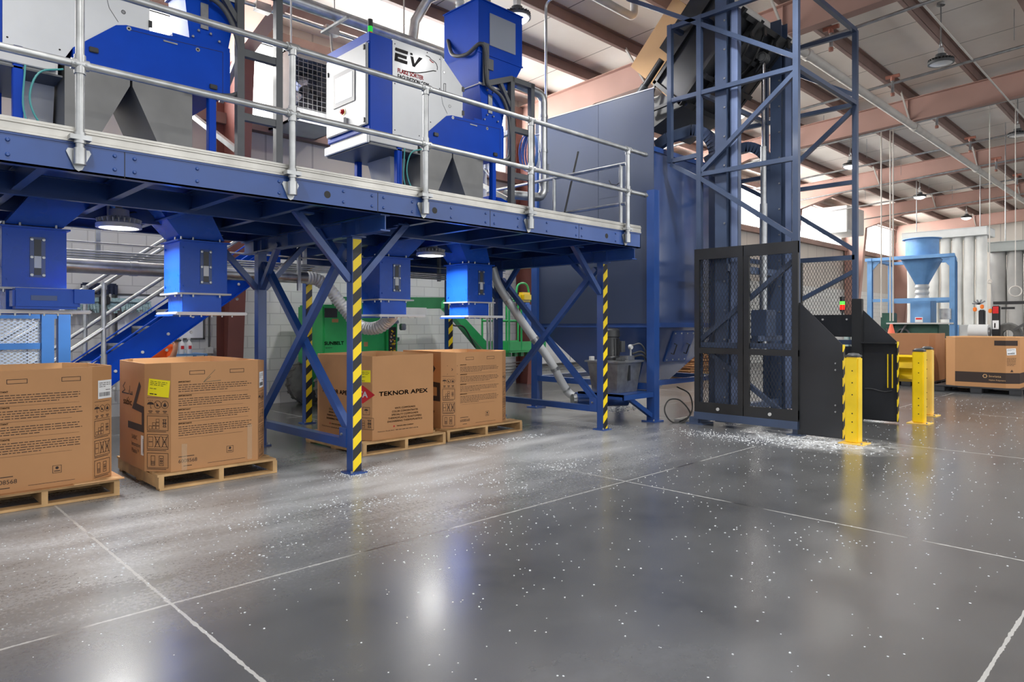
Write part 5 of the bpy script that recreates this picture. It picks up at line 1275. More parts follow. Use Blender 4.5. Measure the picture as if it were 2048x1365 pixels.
# black steel guards and yellow posts at the mouth of the tower
def guard(lb, x, face):
    t = thing('guard_plate', lb, 'guard plate', (x, 3.35, 0))
    b = MB(); b.prism([(3.62, 0.02), (3.07, 0.02), (3.07, 1.15), (3.59, 1.68), (3.62, 1.68)], (x - 0.006, 0, 0), (0, 1, 0), (0, 0, 1), (0.012, 0, 0), blackplate)
    b.build('plate', t)
    b = MB(); b.box((x - 0.03, 3.062, 0.02), (x + 0.03, 3.07, 1.16), hazard); tag(b.build('edge_strip', t), 'yellow and black striped edge')
    b = MB()
    if face:
        b.bbox((x - 0.09, 3.52, 0.0), (x - 0.006, 3.66, 1.78), black, 0.006); b.box((x - 0.10, 3.07, 1.13), (x - 0.006, 3.53, 1.15), black)
        b.box((x - 0.03, 3.1, 0.02), (x + 0.02, 3.6, 0.03), black); b.build('stiffener', t)
        for y in (3.13, 3.19):
            b = MB(); b.bar((x - 0.025, y, 0.50), (x - 0.025, y, 0.98), 0.016, 0.011, yellow, up=(0, 1, 0)); b.build('light_curtain', t)
        b = MB(); b.tube(smooth_path([(x - 0.015, 3.14, 0.46), (x - 0.012, 3.25, 0.44), (x - 0.012, 3.4, 0.47), (x - 0.012, 3.5, 0.47)], 5), 0.006, cable_m, 6); b.build('cord', t)
    else:
        for z in (0.93, 0.85, 0.42, 0.34): b.lathe([(0, -0.014), (0.010, -0.012), (0.013, 0)], (x - 0.006, 3.16, z), steel, 10, axis='x')
        b.box((x + 0.006, 3.56, 0.02), (x + 0.05, 3.6, 1.6), black); b.build('bolt_heads', t)
    return t
guard('black sloping guard plate with silver bolts at the foot of the nearest tower post', 8.62, False)
guard('black sloping guard plate with two yellow bars between the yellow posts', 10.68, True)
def bollard(lb, x, y, faded=False):
    t = thing('bollard', lb, 'bollard', (x, y, 0)); m_ = yellow_f if faded else yellow
    b = MB(); b.bbox((x - 0.075, y - 0.075, 0.012), (x + 0.075, y + 0.075, 1.02), m_, 0.014); b.build('post', t)
    b = MB(); b.bbox((x - 0.077, y - 0.077, 1.02), (x + 0.077, y + 0.077, 1.045), dgrey, 0.01); b.lathe([(0.075, 1.04), (0.055, 1.062), (0, 1.068)], (x, y, 0), dgrey, 16); b.build('cap', t)
    b = MB(); b.box((x - 0.13, y - 0.15, 0), (x + 0.13, y + 0.13, 0.012), yellow_f); b.cyl((x + 0.1, y - 0.12, 0.01), (x + 0.1, y - 0.12, 0.03), 0.012, steel, 8); b.cyl((x - 0.1, y - 0.12, 0.01), (x - 0.1, y - 0.12, 0.03), 0.012, steel, 8); b.build('base_plate', t)
    b = MB()
    for z in (0.86, 0.72, 0.58, 0.36, 0.26, 0.14): b.cyl((x - 0.0765, y - 0.01, z), (x - 0.074, y - 0.01, z), 0.008, rubber, 8)
    b.build('bolt_holes', t)
yellow_f = mat('faded_yellow_paint', (226, 186, 88), 0.45, var=0.06)
bollard('bright yellow guard post nearest the camera beside the black plate', 8.52, 2.92)
bollard('yellow guard post with bolts for the corrugated rail', 10.92, 2.86)
bollard('faded yellow guard post half hidden behind another post', 11.95, 3.02, True)
b = MB()
pf = [(0.0, 0.62), (0.05, 0.66), (0.0, 0.72), (0.0, 0.76), (0.06, 0.82), (0.0, 0.90), (0.0, 0.94), (0.05, 0.98), (0.0, 1.01)]
for i in range(len(pf) - 1):
    b.prism([(pf[i][0], pf[i][1]), (pf[i + 1][0], pf[i + 1][1]), (pf[i + 1][0] + 0.006, pf[i + 1][1]), (pf[i][0] + 0.006, pf[i][1])], (11.10, 2.96, -0.05), (-1, 0, 0), (0, 0, 1), (0, 1.2, 0), yellow)
solo(b, 'guard_rail', 'yellow corrugated guard rail fixed behind the far yellow post', 'guard rail', (11.1, 3.5, 0.6))

# ================================================================== behind the mezzanine
st = thing('staircase', 'blue steel stairs with pipe handrails climbing to the mezzanine', 'stairs', (2.3, 9.0, 0))
SL = 0.744; xa, za = 1.0, 0.0
def zl(x): return 0.98 + (x - 2.62) * SL            # lower edge of the stringers
for y in (8.95, 9.72):
    b = MB(); xs = 2.62 - 0.98 / SL; xe = 4.32
    b.prism([(xs, 0.0), (xe, zl(xe)), (xe, min(2.575, zl(xe) + 0.42)), (xs - 0.42 / SL, 0.0)], (0, y, 0), (1, 0, 0), (0, 0, 1), (0, 0.012, 0), royal)
    b.bar((xs, y - 0.02, 0.0 + 0.0), (xe, y - 0.02, zl(xe)), 0.05, 0.012, royal, up=(0, 0, 1)); b.bar((xs - 0.42 / SL, y - 0.02, 0.0), (xe, y - 0.02, zl(xe) + 0.42), 0.05, 0.012, royal)
    if y < 9:
        x = 2.0
        while x < 4.3:
            for dx, dz in ((0.0, 0.12), (0.27, 0.14)): b.lathe([(0, -0.012), (0.016, -0.010), (0.02, 0)], (x + dx, y, zl(x) + dz), lgrey, 10, axis='y')
            x += 0.29
    b.build('stringer', st)
x = 1.35
while x < 4.25:
    b = MB(); z = zl(x) + 0.27; b.box((x - 0.13, 8.97, z - 0.03), (x + 0.13, 9.72, z), galv); b.box((x - 0.13, 8.97, z - 0.09), (x - 0.10, 9.72, z - 0.03), dgrey); b.build('tread', st); x += 0.29
for y in (8.92, 9.76):
    b = MB()
    for dz in (0.72, 1.22): b.cyl((0.9, y, zl(0.9) + dz), (4.5, y, zl(4.5) + dz), 0.024, galv, 12)
    build_each(b, 'handrail', st)
    for x in (1.55, 2.16, 3.4, 4.4):
        b = MB(); b.cyl((x, y, zl(x) + 0.30), (x, y, zl(x) + 1.22), 0.026, galv, 12); b.cyl((x, y, zl(x) + 1.17), (x, y, zl(x) + 1.25), 0.034, galv, 12); b.cyl((x, y, zl(x) + 0.28), (x, y, zl(x) + 0.42), 0.036, galv, 12); b.build('handrail_post', st)

cg = thing('mesh_cage', 'light blue framed mesh cage at the left picture edge behind the nearest box', 'cage', (1.0, 8.1, 0))
b = MB()
for x in (-0.9, 1.46, 1.60): b.box((x - 0.05, 8.05, 0), (x + 0.055, 8.15, 1.52), cage_blue)
b.box((-0.9, 8.07, 1.16), (1.46, 8.13, 1.22), cage_blue); b.box((-0.9, 8.07, 0.08), (1.46, 8.13, 0.14), cage_blue); b.box((-0.9, 8.07, 1.46), (1.6, 8.13, 1.52), cage_blue); build_each(b, 'frame_bar', cg)
b = MB(); b.box((-0.9, 8.095, 0.1), (1.46, 8.097, 1.5), mesh_blue); tag(b.build('mesh_infill', cg), 'pale expanded metal infill')

r = thing('pneumatic_duct', 'fat silver duct running level behind the stairs to a ribbed hose', 'duct', (3, 9.55, 2.03))
b = MB(); b.cyl((-1.0, 8.45, 2.03), (4.45, 8.45, 2.03), 0.078, steel, 20); b.build('duct_run', r)
b = MB()
for x in (0.6, 2.3, 3.9): b.cyl((x, 8.45, 2.03), (x + 0.08, 8.45, 2.03), 0.083, steel, 20)
build_each(b, 'duct_band', r)
b = MB(); b.tube(smooth_path([(4.44, 8.45, 2.03), (4.6, 8.44, 2.01), (4.78, 8.4, 1.86), (4.95, 8.3, 1.6), (5.08, 8.15, 1.38), (5.2, 7.9, 1.36), (5.26, 7.7, 1.48), (5.2, 7.5, 1.6), (5.02, 7.36, 1.62)], 8), 0.085, hose_clear, 14, rib=0.022); tag(b.build('ribbed_hose', r), 'pale ribbed flexible hose')
b = MB(); b.bar((4.30, 8.38, 1.85), (4.30, 8.38, 2.45), 0.04, 0.04, galv, up=(0, 1, 0)); b.build('strut_hanger', r)
for k, (z, rr) in enumerate(((2.13, 0.012), (2.158, 0.012), (2.186, 0.012), (2.214, 0.012), (2.31, 0.010))):
    b = MB(); b.cyl((-1.5, 8.62, z), (8.3, 8.62, z), rr, galv, 10)
    solo(b, 'wall_conduit', ('lowest', 'second', 'middle', 'fourth', 'topmost')[k] + ' of the level conduits racked under the back of the deck', 'conduit', (3, 8.62, z), 'racked conduits under the deck')
for x in (2.05, 4.55, 5.05, 6.9):
    b = MB(); b.box((x - 0.022, 8.68, 2.10), (x + 0.022, 8.73, 2.575), galv)
    solo(b, 'conduit_strut', {2.05: 'slotted strut hanger by the lamp over the nearest box', 4.55: 'slotted strut hanger at the end of the fat duct', 5.05: 'slotted strut hanger behind the striped post brace', 6.9: 'slotted strut hanger behind the right hand chute'}[x], 'bracket', (x, 8.7, 2.1))
for k in range(4):
    x = 7.27 + 0.065 * k; b = MB(); b.tube([(x, 7.95, 0.0), (x, 7.95, 2.05), (x, 8.02, 2.15), (x, 8.3, 2.18)], 0.018, galv, 8)
    solo(b, 'riser_conduit', ('first', 'second', 'third', 'fourth')[k] + ' from the left of four upright conduits beside the boom lift arm', 'conduit', (x, 7.95, 0), 'riser conduits')
b = MB(); b.bar((7.1, 7.98, 1.52), (7.62, 7.98, 1.52), 0.04, 0.05, dgrey); b.box((7.5, 7.92, 1.5), (7.62, 8.0, 1.66), lgrey); solo(b, 'strut_bracket', 'dark strut and junction box across the upright conduits', 'bracket', (7.3, 7.98, 1.5))
for k in range(4):
    z = 0.30 + 0.07 * k; b = MB(); b.cyl((7.9, 11.48, z), (14.0, 11.48, z), 0.02, galv, 8)
    solo(b, 'low_conduit', ('lowest', 'second', 'third', 'topmost')[k] + ' of the four level conduits low on the wall behind the hopper', 'conduit', (10, 11.48, z), 'low wall conduits')
b = MB(); b.bbox((12.0, 11.25, 0.45), (14.2, 11.58, 2.0), lgrey, 0.01); b.box((13.1, 11.245, 0.5), (13.11, 11.25, 1.95), dgrey); solo(b, 'electrical_cabinet', 'wide grey electrical cabinet on the wall behind the pointed hopper bottom', 'cabinet', (13, 11.5, 0.45))
b = MB(); b.bbox((11.9, 11.35, 1.5), (12.3, 11.58, 2.3), lgrey, 0.01); b.box((11.95, 11.34, 1.58), (12.06, 11.352, 1.68), dgrey); solo(b, 'junction_box', 'light grey junction box beside the brown column', 'electrical box', (12.1, 11.5, 1.5))

# things on the block wall behind the stairs
t = thing('dust_mop', 'wide teal dust mop hung head up on the wall behind the stairs', 'mop', (2.8, 11.45, 1.1))
b = MB(); b.bbox((2.30, 11.40, 1.70), (3.42, 11.56, 1.80), mop_m, 0.04)
r_ = random.Random(3)
for i in range(70):
    x = 2.32 + 1.08 * i / 69; b.cyl((x, 11.44, 1.74), (x + r_.uniform(-0.02, 0.02), 11.40 + r_.uniform(-0.02, 0.02), 1.60 + r_.uniform(-0.03, 0.03)), 0.012, mop_m, 5)
b.build('mop_head', t)
b = MB(); b.cyl((2.77, 11.38, 0.5), (2.76, 11.38, 1.74), 0.022, handle_wood, 10); b.build('handle', t)
b = MB(); b.bbox((2.70, 11.36, 1.70), (2.84, 11.42, 1.82), black, 0.01); b.build('clip', t)
t = thing('cloth_mop', 'dark navy cloth mop head hung above the teal dust mop', 'mop', (2.72, 11.5, 1.85))
b = MB(); b.bbox((2.50, 11.50, 1.86), (2.98, 11.57, 2.02), mop_dark, 0.02)
for i in range(8): b.cyl((2.53 + 0.06 * i, 11.495, 1.85), (2.53 + 0.06 * i, 11.495, 2.0), 0.02, mop_dark, 8)
b.build('mop_head', t)
b = MB(); b.cyl((2.88, 11.45, 0.45), (2.86, 11.45, 1.86), 0.016, lgrey, 8); b.build('handle', t)
t = thing('whiteboard', 'framed whiteboard with faint writing behind the stairs', 'whiteboard', (3.6, 11.56, 1.18))
b = MB(); b.box((2.98, 11.575, 1.18), (4.25, 11.59, 1.86), sticker_white); p = Plane(b, (0, 11.575, 0), (1, 0, 0), (0, 0, 1), (0, -1, 0))
for k in range(3): p.greek(3.98, 1.56 - 0.05 * k, 0.2, 1, 0.03, cable_m, k)
p.greek(3.05, 1.79, 0.36, 1, 0.03, print_red, 8); b.build('board', t)
b = MB(); b.box((2.96, 11.56, 1.16), (4.27, 11.59, 1.185), cable_m); b.box((2.96, 11.56, 1.85), (4.27, 11.59, 1.875), cable_m); b.box((2.96, 11.56, 1.16), (2.985, 11.59, 1.87), cable_m); b.box((4.245, 11.56, 1.16), (4.27, 11.59, 1.87), cable_m); build_each(b, 'board_frame', t)
b = MB(); b.cyl((4.34, 11.57, 1.02), (4.34, 11.57, 3.2), 0.012, cable_m, 8); b.bbox((4.28, 11.50, 0.92), (4.40, 11.58, 1.03), lgrey, 0.01); solo(b, 'outlet_box', 'grey outlet box and thin conduit beside the dark red column', 'electrical box', (4.34, 11.55, 0.92))
t = thing('work_table', 'small light blue steel table by the wall behind the orange shirt', 'table', (3.8, 11.0, 0))
b = MB(); b.box((3.45, 10.85, 0.93), (4.05, 11.35, 0.955), sky_blue); b.build('table_top', t)
for x, y in ((3.47, 10.87), (4.03, 10.87), (3.47, 11.33), (4.03, 11.33)):
    b = MB(); b.box((x - 0.02, y - 0.02, 0), (x + 0.02, y + 0.02, 0.93), sky_blue); b.build('leg', t)
for k, x in enumerate((3.60, 3.70, 3.81)):
    q = thing('spray_bottle', ('leftmost', 'middle', 'rightmost')[k] + ' of three white spray bottles on the light blue table', 'bottle', (x, 10.95, 0.955), 'spray bottles on the table')
    b = MB(); b.lathe([(0, 0.955), (0.042, 0.957), (0.044, 1.09), (0.036, 1.12), (0.014, 1.15), (0.014, 1.17)], (x, 10.95, 0), bottle_m, 14); b.box((x - 0.022, 10.905, 1.03), (x + 0.022, 10.908, 1.08), red); b.build('bottle_body', q)
    b = MB(); b.bbox((x - 0.03, 10.94, 1.17), (x + 0.02, 10.965, 1.2), white_paint, 0.006); b.build('trigger', q)

# ---- person in orange, seated behind the stairs
def skin_build(name, verts, edges, radii, m, parent, sub=2):
    me = bpy.data.meshes.new(name); o0 = world_loc(parent)
    me.from_pydata([tuple(V(v) - o0) for v in verts], edges, [])
    ob = bpy.data.objects.new(name, me); COL.objects.link(ob); ob.parent = parent
    md = ob.modifiers.new('skin', 'SKIN'); md.use_smooth_shade = True
    me.skin_vertices.new() if not me.skin_vertices else None
    for i, r in enumerate(radii): me.skin_vertices[0].data[i].radius = (r, r) if isinstance(r, (int, float)) else r; me.skin_vertices[0].data[i].use_root = (i == 0)
    ob.modifiers.new('sub', 'SUBSURF').levels = sub; ob.modifiers['sub'].render_levels = sub
    me.materials.append(m)
    return ob
PXc, PYc = 3.18, 10.45
pe = thing('person', 'person in a bright orange shirt behind the stairs with a forearm raised to the face', 'person', (PXc, PYc, 0))
vs = [(PXc, PYc, 0.56), (PXc, PYc - 0.02, 0.78), (PXc + 0.01, PYc - 0.05, 0.98), (PXc + 0.02, PYc - 0.07, 1.10), (PXc + 0.03, PYc - 0.10, 1.20), (PXc + 0.06, PYc - 0.14, 1.31), (PXc + 0.07, PYc - 0.13, 1.41),
      (PXc - 0.18, PYc - 0.05, 1.07), (PXc - 0.24, PYc - 0.10, 0.84), (PXc - 0.12, PYc - 0.28, 0.72),
      (PXc + 0.19, PYc - 0.08, 1.06), (PXc + 0.10, PYc - 0.30, 0.86), (PXc + 0.15, PYc - 0.34, 1.04), (PXc + 0.165, PYc - 0.34, 1.12), (PXc + 0.17, PYc - 0.33, 1.16),
      (PXc - 0.10, PYc, 0.54), (PXc - 0.12, PYc - 0.42, 0.52), (PXc - 0.12, PYc - 0.40, 0.10), (PXc - 0.12, PYc - 0.54, 0.05),
      (PXc + 0.10, PYc, 0.54), (PXc + 0.12, PYc - 0.42, 0.52), (PXc + 0.12, PYc - 0.40, 0.10), (PXc + 0.12, PYc - 0.54, 0.05)]
ed = [(0, 1), (1, 2), (2, 3), (3, 4), (4, 5), (5, 6), (3, 7), (7, 8), (8, 9), (3, 10), (10, 11), (11, 12), (12, 13), (13, 14), (0, 15), (15, 16), (16, 17), (17, 18), (0, 19), (19, 20), (20, 21), (21, 22)]
ra = [0.14, 0.125, 0.14, 0.09, 0.055, 0.085, 0.075, 0.06, 0.045, 0.035, 0.06, 0.047, 0.036, 0.03, 0.028, 0.09, 0.065, 0.045, 0.04, 0.09, 0.065, 0.045, 0.04]
base = len(vs)
for k, (dx, L) in enumerate(((-0.028, 0.06), (-0.010, 0.072), (0.009, 0.068), (0.027, 0.052))):     # four bent fingers
    x0 = PXc + 0.17 + dx; vs += [(x0, PYc - 0.335, 1.185), (x0 + 0.004, PYc - 0.33 + L * 0.3, 1.185 + L * 0.6), (x0 + 0.006, PYc - 0.30 + L * 0.4, 1.185 + L * 0.62)]
    ed += [(14, base), (base, base + 1), (base + 1, base + 2)]; ra += [0.010, 0.009, 0.008]; base += 3
vs += [(PXc + 0.12, PYc - 0.33, 1.15), (PXc + 0.105, PYc - 0.30, 1.19)]; ed += [(13, base), (base, base + 1)]; ra += [0.011, 0.009]; base += 2
skin_build('body', vs, ed, ra, skin, pe)
sv = [vs[i] for i in (0, 1, 2, 3, 7, 10)] + [tuple(V(vs[7]).lerp(V(vs[8]), 0.8)), tuple(V(vs[10]).lerp(V(vs[11]), 0.72))]
skin_build('shirt', sv, [(0, 1), (1, 2), (2, 3), (3, 4), (3, 5), (4, 6), (5, 7)], [0.17, 0.158, 0.168, 0.105, 0.082, 0.082, 0.07, 0.07], orange, pe)
tv = [(PXc, PYc, 0.55)] + [vs[i] for i in (15, 16, 17, 19, 20, 21)]
skin_build('trousers', tv, [(0, 1), (1, 2), (2, 3), (0, 4), (4, 5), (5, 6)], [0.165, 0.108, 0.082, 0.06, 0.108, 0.082, 0.06], jeans, pe)
b = MB(); hx, hy, hz = PXc + 0.065, PYc - 0.13, 1.37
b.lathe([(0.103, -0.01), (0.108, 0.04), (0.09, 0.09), (0.05, 0.115), (0, 0.12)], (hx, hy + 0.012, hz), hair_m, 18); b.build('hair', pe)
b = MB(); b.prism([(-0.012, -0.02), (0.012, -0.02), (0.004, 0.03), (-0.004, 0.03)], (hx, hy - 0.105, 1.33), (1, 0, 0), (0, 0, 1), (0, 0.04, 0), skin)
for s in (-1, 1): b.lathe([(0, -0.008), (0.009, -0.004), (0.01, 0.004)], (hx + s * 0.034, hy - 0.086, 1.365), hair_m, 10, axis='y'); b.bbox((hx + s * 0.095 - 0.01, hy - 0.01, 1.32), (hx + s * 0.095 + 0.01, hy + 0.03, 1.38), skin, 0.008)
b.box((hx - 0.025, hy - 0.09, 1.285), (hx + 0.025, hy - 0.08, 1.292), red); b.build('face', pe)
b = MB(); b.bbox((PXc + 0.12, PYc - 0.40, 1.165), (PXc + 0.22, PYc - 0.345, 1.195), black, 0.008); solo(b, 'hand_tool', 'small black object held in the hand of the person in orange', 'tool', (PXc + 0.17, PYc - 0.37, 1.16))
b = MB(); b.bbox((PXc - 0.2, PYc - 0.18, 0.36), (PXc + 0.2, PYc + 0.18, 0.42), dgrey, 0.01)
for x, y in ((-0.17, -0.15), (0.17, -0.15), (-0.17, 0.15), (0.17, 0.15)): b.cyl((PXc + x, PYc + y, 0), (PXc + x * 0.8, PYc + y * 0.8, 0.37), 0.015, dgrey, 8)
solo(b, 'stool', 'low grey stool under the person in orange', 'stool', (PXc, PYc, 0))

# ---- green boom lift along the wall
lf = thing('boom_lift', 'green boom lift parked along the block wall behind the striped posts', 'boom lift', (6.4, 10.9, 0))
b = MB(); b.bbox((5.72, 10.3, 0.72), (6.95, 11.2, 1.74), green, 0.03); p = Plane(b, (0, 10.3, 0), (1, 0, 0), (0, 0, 1), (0, -1, 0))
p.rect(5.74, 1.52, 5.98, 1.68, black); p.text('SUNBELT', 5.68 + 0.06, 1.06, 0.08, print_black, width=0.36, bold=0.006); p.greek(5.76, 1.01, 0.26, 1, 0.03, print_black, 1); p.rect(5.88, 1.44, 6.0, 1.50, card)
p.rect(6.5, 1.02, 6.58, 1.10, card)
b.build('engine_cover', lf)
b = MB(); b.bbox((6.95, 10.25, 0.70), (7.18, 11.2, 1.70), green, 0.02); b.box((6.98, 10.235, 0.84), (7.13, 10.252, 1.36), rubber)
r_ = random.Random(9)
for i in range(26): x, z = r_.uniform(7.0, 7.11), r_.uniform(0.88, 1.32); b.box((x - 0.012, 10.222, z - 0.012), (x + 0.012, 10.236, z + 0.012), r_.choice((yellow, card, lgrey, dgrey)))
b.prism([(0, 0), (0.14, 0.06), (0.14, 0.12), (0, 0.06)], (7.18, 10.4, 1.05), (1, 0, 0), (0, 0, 1), (0, 0.25, 0), dkgreen); b.build('control_panel', lf)
b = MB(); b.bbox((5.9, 10.35, 0.38), (7.9, 11.15, 0.74), green, 0.03); b.build('chassis', lf)
for x, y in ((5.95, 10.25), (7.75, 10.25), (5.95, 11.25), (7.75, 11.25)):
    b = MB(); b.lathe([(0.16, -0.10), (0.34, -0.10), (0.385, -0.06), (0.385, 0.06), (0.34, 0.10), (0.16, 0.10)], (x, y, 0.385), tyre, 28, axis='y')
    for i in range(18):
        a = 2 * PI * i / 18; b.bar((x + 0.385 * math.cos(a), y - 0.09, 0.385 + 0.385 * math.sin(a)), (x + 0.385 * math.cos(a + 0.12), y + 0.09, 0.385 + 0.385 * math.sin(a + 0.12)), 0.05, 0.015, tyre, up=(math.cos(a), 0, math.sin(a)))
    w = b.build('wheel', lf)
    b = MB(); b.lathe([(0.17, -0.06), (0.16, -0.09), (0.07, -0.08), (0.06, -0.13), (0, -0.13)], (x, y, 0.385), green, 18, axis='y'); b.cyl((x, y - 0.14, 0.385), (x, y - 0.12, 0.385), 0.025, yellow, 10); b.build('hub', w)
b = MB(); b.bar((6.2, 10.75, 1.78), (8.75, 10.75, 1.84), 0.22, 0.22, dkgreen_l, up=(0, 0, 1)); b.bar((7.3, 10.63, 1.66), (8.1, 10.63, 1.66), 0.05, 0.14, lgrey); b.build('upper_boom', lf)
b = MB(); b.bar((8.65, 10.6, 1.74), (9.55, 10.2, 0.72), 0.16, 0.16, green); b.bar((8.45, 10.5, 1.74), (9.25, 10.15, 0.72), 0.07, 0.07, dkgreen_l); b.bar((8.55, 10.72, 1.85), (8.85, 10.52, 1.5), 0.2, 0.2, green); b.build('jib_arm', lf)
b = MB(); b.tube(smooth_path([(8.4, 10.4, 1.7), (8.5, 10.3, 1.4), (8.75, 10.25, 1.35), (9.0, 10.2, 0.95)], 6), 0.015, rubber, 8); b.build('boom_hose', lf)
b = MB(); bx0, bx1, by0, by1 = 9.5, 10.55, 9.75, 10.55
b.box((bx0, by0, 0.84), (bx1, by1, 0.88), green); b.box((bx0, by0 - 0.01, 0.88), (bx1, by0 + 0.01, 1.06), green); b.box((bx0, by1 - 0.01, 0.88), (bx1, by1 + 0.01, 1.06), green); b.box((bx0 - 0.01, by0, 0.88), (bx0 + 0.01, by1, 1.06), green)
for k in range(6): b.box((bx0 + 0.18 * k, by0 + 0.02, 0.76), (bx0 + 0.18 * k + 0.08, by0 + 0.1, 0.84), dkgreen_l)
for x in (bx0, bx0 + 0.35, bx0 + 0.7, bx1):
    for y in (by0, by1): b.cyl((x, y, 0.88), (x, y, 1.92), 0.022, green, 8)
for z in (1.48, 1.92):
    for y in (by0, by1): b.cyl((bx0, y, z), (bx1, y, z), 0.022, green, 8)
    for x in (bx0, bx1): b.cyl((x, by0, z), (x, by1, z), 0.022, green, 8)
b.tube(smooth_path([(bx0 + 0.2, by0, 1.92), (bx0 + 0.25, by0, 2.2), (bx0 + 0.5, by0, 2.22), (bx0 + 0.6, by0, 1.92)], 5), 0.02, green, 8)
p = Plane(b, (0, by0 - 0.01, 0), (1, 0, 0), (0, 0, 1), (0, -1, 0)); p.greek(bx1 - 0.42, 1.0, 0.36, 2, 0.06, sticker_white, 4, 0.6); b.build('basket', lf)
b = MB(); b.bbox((bx0 + 0.35, by0 - 0.12, 1.3), (bx0 + 0.55, by0 + 0.05, 1.85), hose_blue, 0.04); b.bbox((bx0 + 0.28, by0 - 0.1, 1.86), (bx0 + 0.6, by0 + 0.1, 2.06), yellow, 0.05); tag(b.build('control_console', lf), 'blue and yellow control console')
b = MB(); b.lathe([(0.05, 0), (0.05, 0.14), (0.03, 0.16), (0, 0.165)], (6.85, 10.7, 1.90), amber, 14); b.build('beacon', lf)
b = MB(); b.bbox((7.0, 10.18, 1.42), (7.16, 10.3, 1.48), steel, 0.01); b.bbox((7.2, 10.15, 1.30), (7.3, 10.25, 1.42), steel, 0.015); b.build('hose_nozzle', lf)

# ---- wall heater box with its fan
ht = thing('wall_heater', 'large grey ventilation box with a shiny fan high on the wall left of the sorter', 'ventilator', (5.7, 11.1, 4.75))
b = MB(); x0, x1, y0, y1, z0, z1 = 5.32, 6.22, 10.6, 11.58, 4.80, 6.02
b.box((x0, y0, z0), (x0 + 0.03, y1, z1), lgrey); b.box((x1 - 0.03, y0, z0), (x1, y1, z1), lgrey); b.box((x0, y0, z1 - 0.03), (x1, y1, z1), lgrey); b.box((x0, y0, z0), (x1, y1, z0 + 0.03), lgrey)
b.box((x0, y0 - 0.01, z1 - 0.16), (x1, y0 + 0.02, z1), steel); b.box((x0, y0 - 0.01, z0), (x1, y0 + 0.02, z0 + 0.22), steel); b.box((x1 - 0.16, y0 - 0.01, z0), (x1, y0 + 0.02, z1), steel); b.build('casing', ht)
b = MB(); b.box((x0 + 0.03, y1 - 0.2, z0 + 0.03), (x1 - 0.03, y1 - 0.18, z1 - 0.03), chrome_s); b.build('back_plate', ht)
b = MB(); cx, cz = 5.70, 5.45
for k in range(5):
    a = 2 * PI * k / 5 + 0.3; c, s = math.cos(a), math.sin(a); b.prism([(0.05, -0.05), (0.34, -0.13), (0.38, 0.06), (0.07, 0.06)], (cx, 10.95, cz), (c, 0.12, s), (-s, 0.25, c), (0, 0.008, 0), chrome_s)
b.cyl((cx, 10.85, cz), (cx, 11.0, cz), 0.07, dgrey, 16); b.build('fan_blades', ht)
b = MB()
for i in range(9): b.box((x0 + 0.03 + 0.085 * i, y0 + 0.01, z0 + 0.2), (x0 + 0.036 + 0.085 * i, y0 + 0.016, z1 - 0.15), steel)
for i in range(10): b.box((x0 + 0.03, y0 + 0.01, z0 + 0.24 + 0.085 * i), (x1 - 0.14, y0 + 0.016, z0 + 0.246 + 0.085 * i), steel)
b.box((x0 + 0.1, y0 + 0.2, z0 + 0.2), (x0 + 0.16, y0 + 0.26, z1 - 0.15), dgrey); b.build('wire_guard', ht)
b = MB(); b.tube([(5.3, 11.4, 3.6), (6.3, 11.4, 3.55), (6.42, 11.38, 3.6), (6.42, 11.36, 3.72), (6.0, 11.36, 3.72)], 0.035, galv, 10); solo(b, 'bent_wall_pipe', 'silver pipe bent back on itself low on the wall behind the railing', 'pipe', (6, 11.4, 3.5))
b = MB(); b.cyl((1.0, 11.45, 3.6), (6.5, 11.45, 3.6), 0.03, galv, 10); solo(b, 'wall_pipe', 'level silver pipe along the wall behind the near sorter', 'pipe', (3.5, 11.45, 3.6))
for x, y, z, lb in ((31.0, 11.0, 5.4, 'pale boxy air unit hung at the far window'),):
    b = MB(); b.bbox((29.6, 10.4, 5.25), (31.6, 11.5, 6.35), duct_white, 0.02); b.box((29.7, 10.39, 5.35), (30.4, 10.402, 6.25), lgrey); solo(b, 'air_unit', lb, 'air unit', (30.6, 11, 5.3))

# stack of flattened boxes behind the hopper
pallet('wood pallet under the stack of flattened boxes', 15.6, 9.3, 1.9, 1.3, group='pallets at the back')
for k in range(15):
    b = MB(); z = 0.15 + 0.045 * k; r_ = random.Random(k); ox, oy = r_.uniform(-0.06, 0.06), r_.uniform(-0.06, 0.06); n = 8
    up_ = [(15.6 + ox + 1.9 * i / n, z + 0.03 * math.sin(i * 0.8 + 0.3 * k) * (k / 15)) for i in range(n + 1)]
    b.prism(up_ + [(x, zz + 0.03) for x, zz in reversed(up_)], (0, 9.3 + oy, 0), (1, 0, 0), (0, 0, 1), (0, 1.3, 0), card if k % 3 else card_b)
    solo(b, 'flattened_box', 'flattened brown cardboard box in the stack on the floor behind the hopper', 'cardboard sheet', (16.5, 9.9, z), 'flattened boxes in the stack behind the hopper')

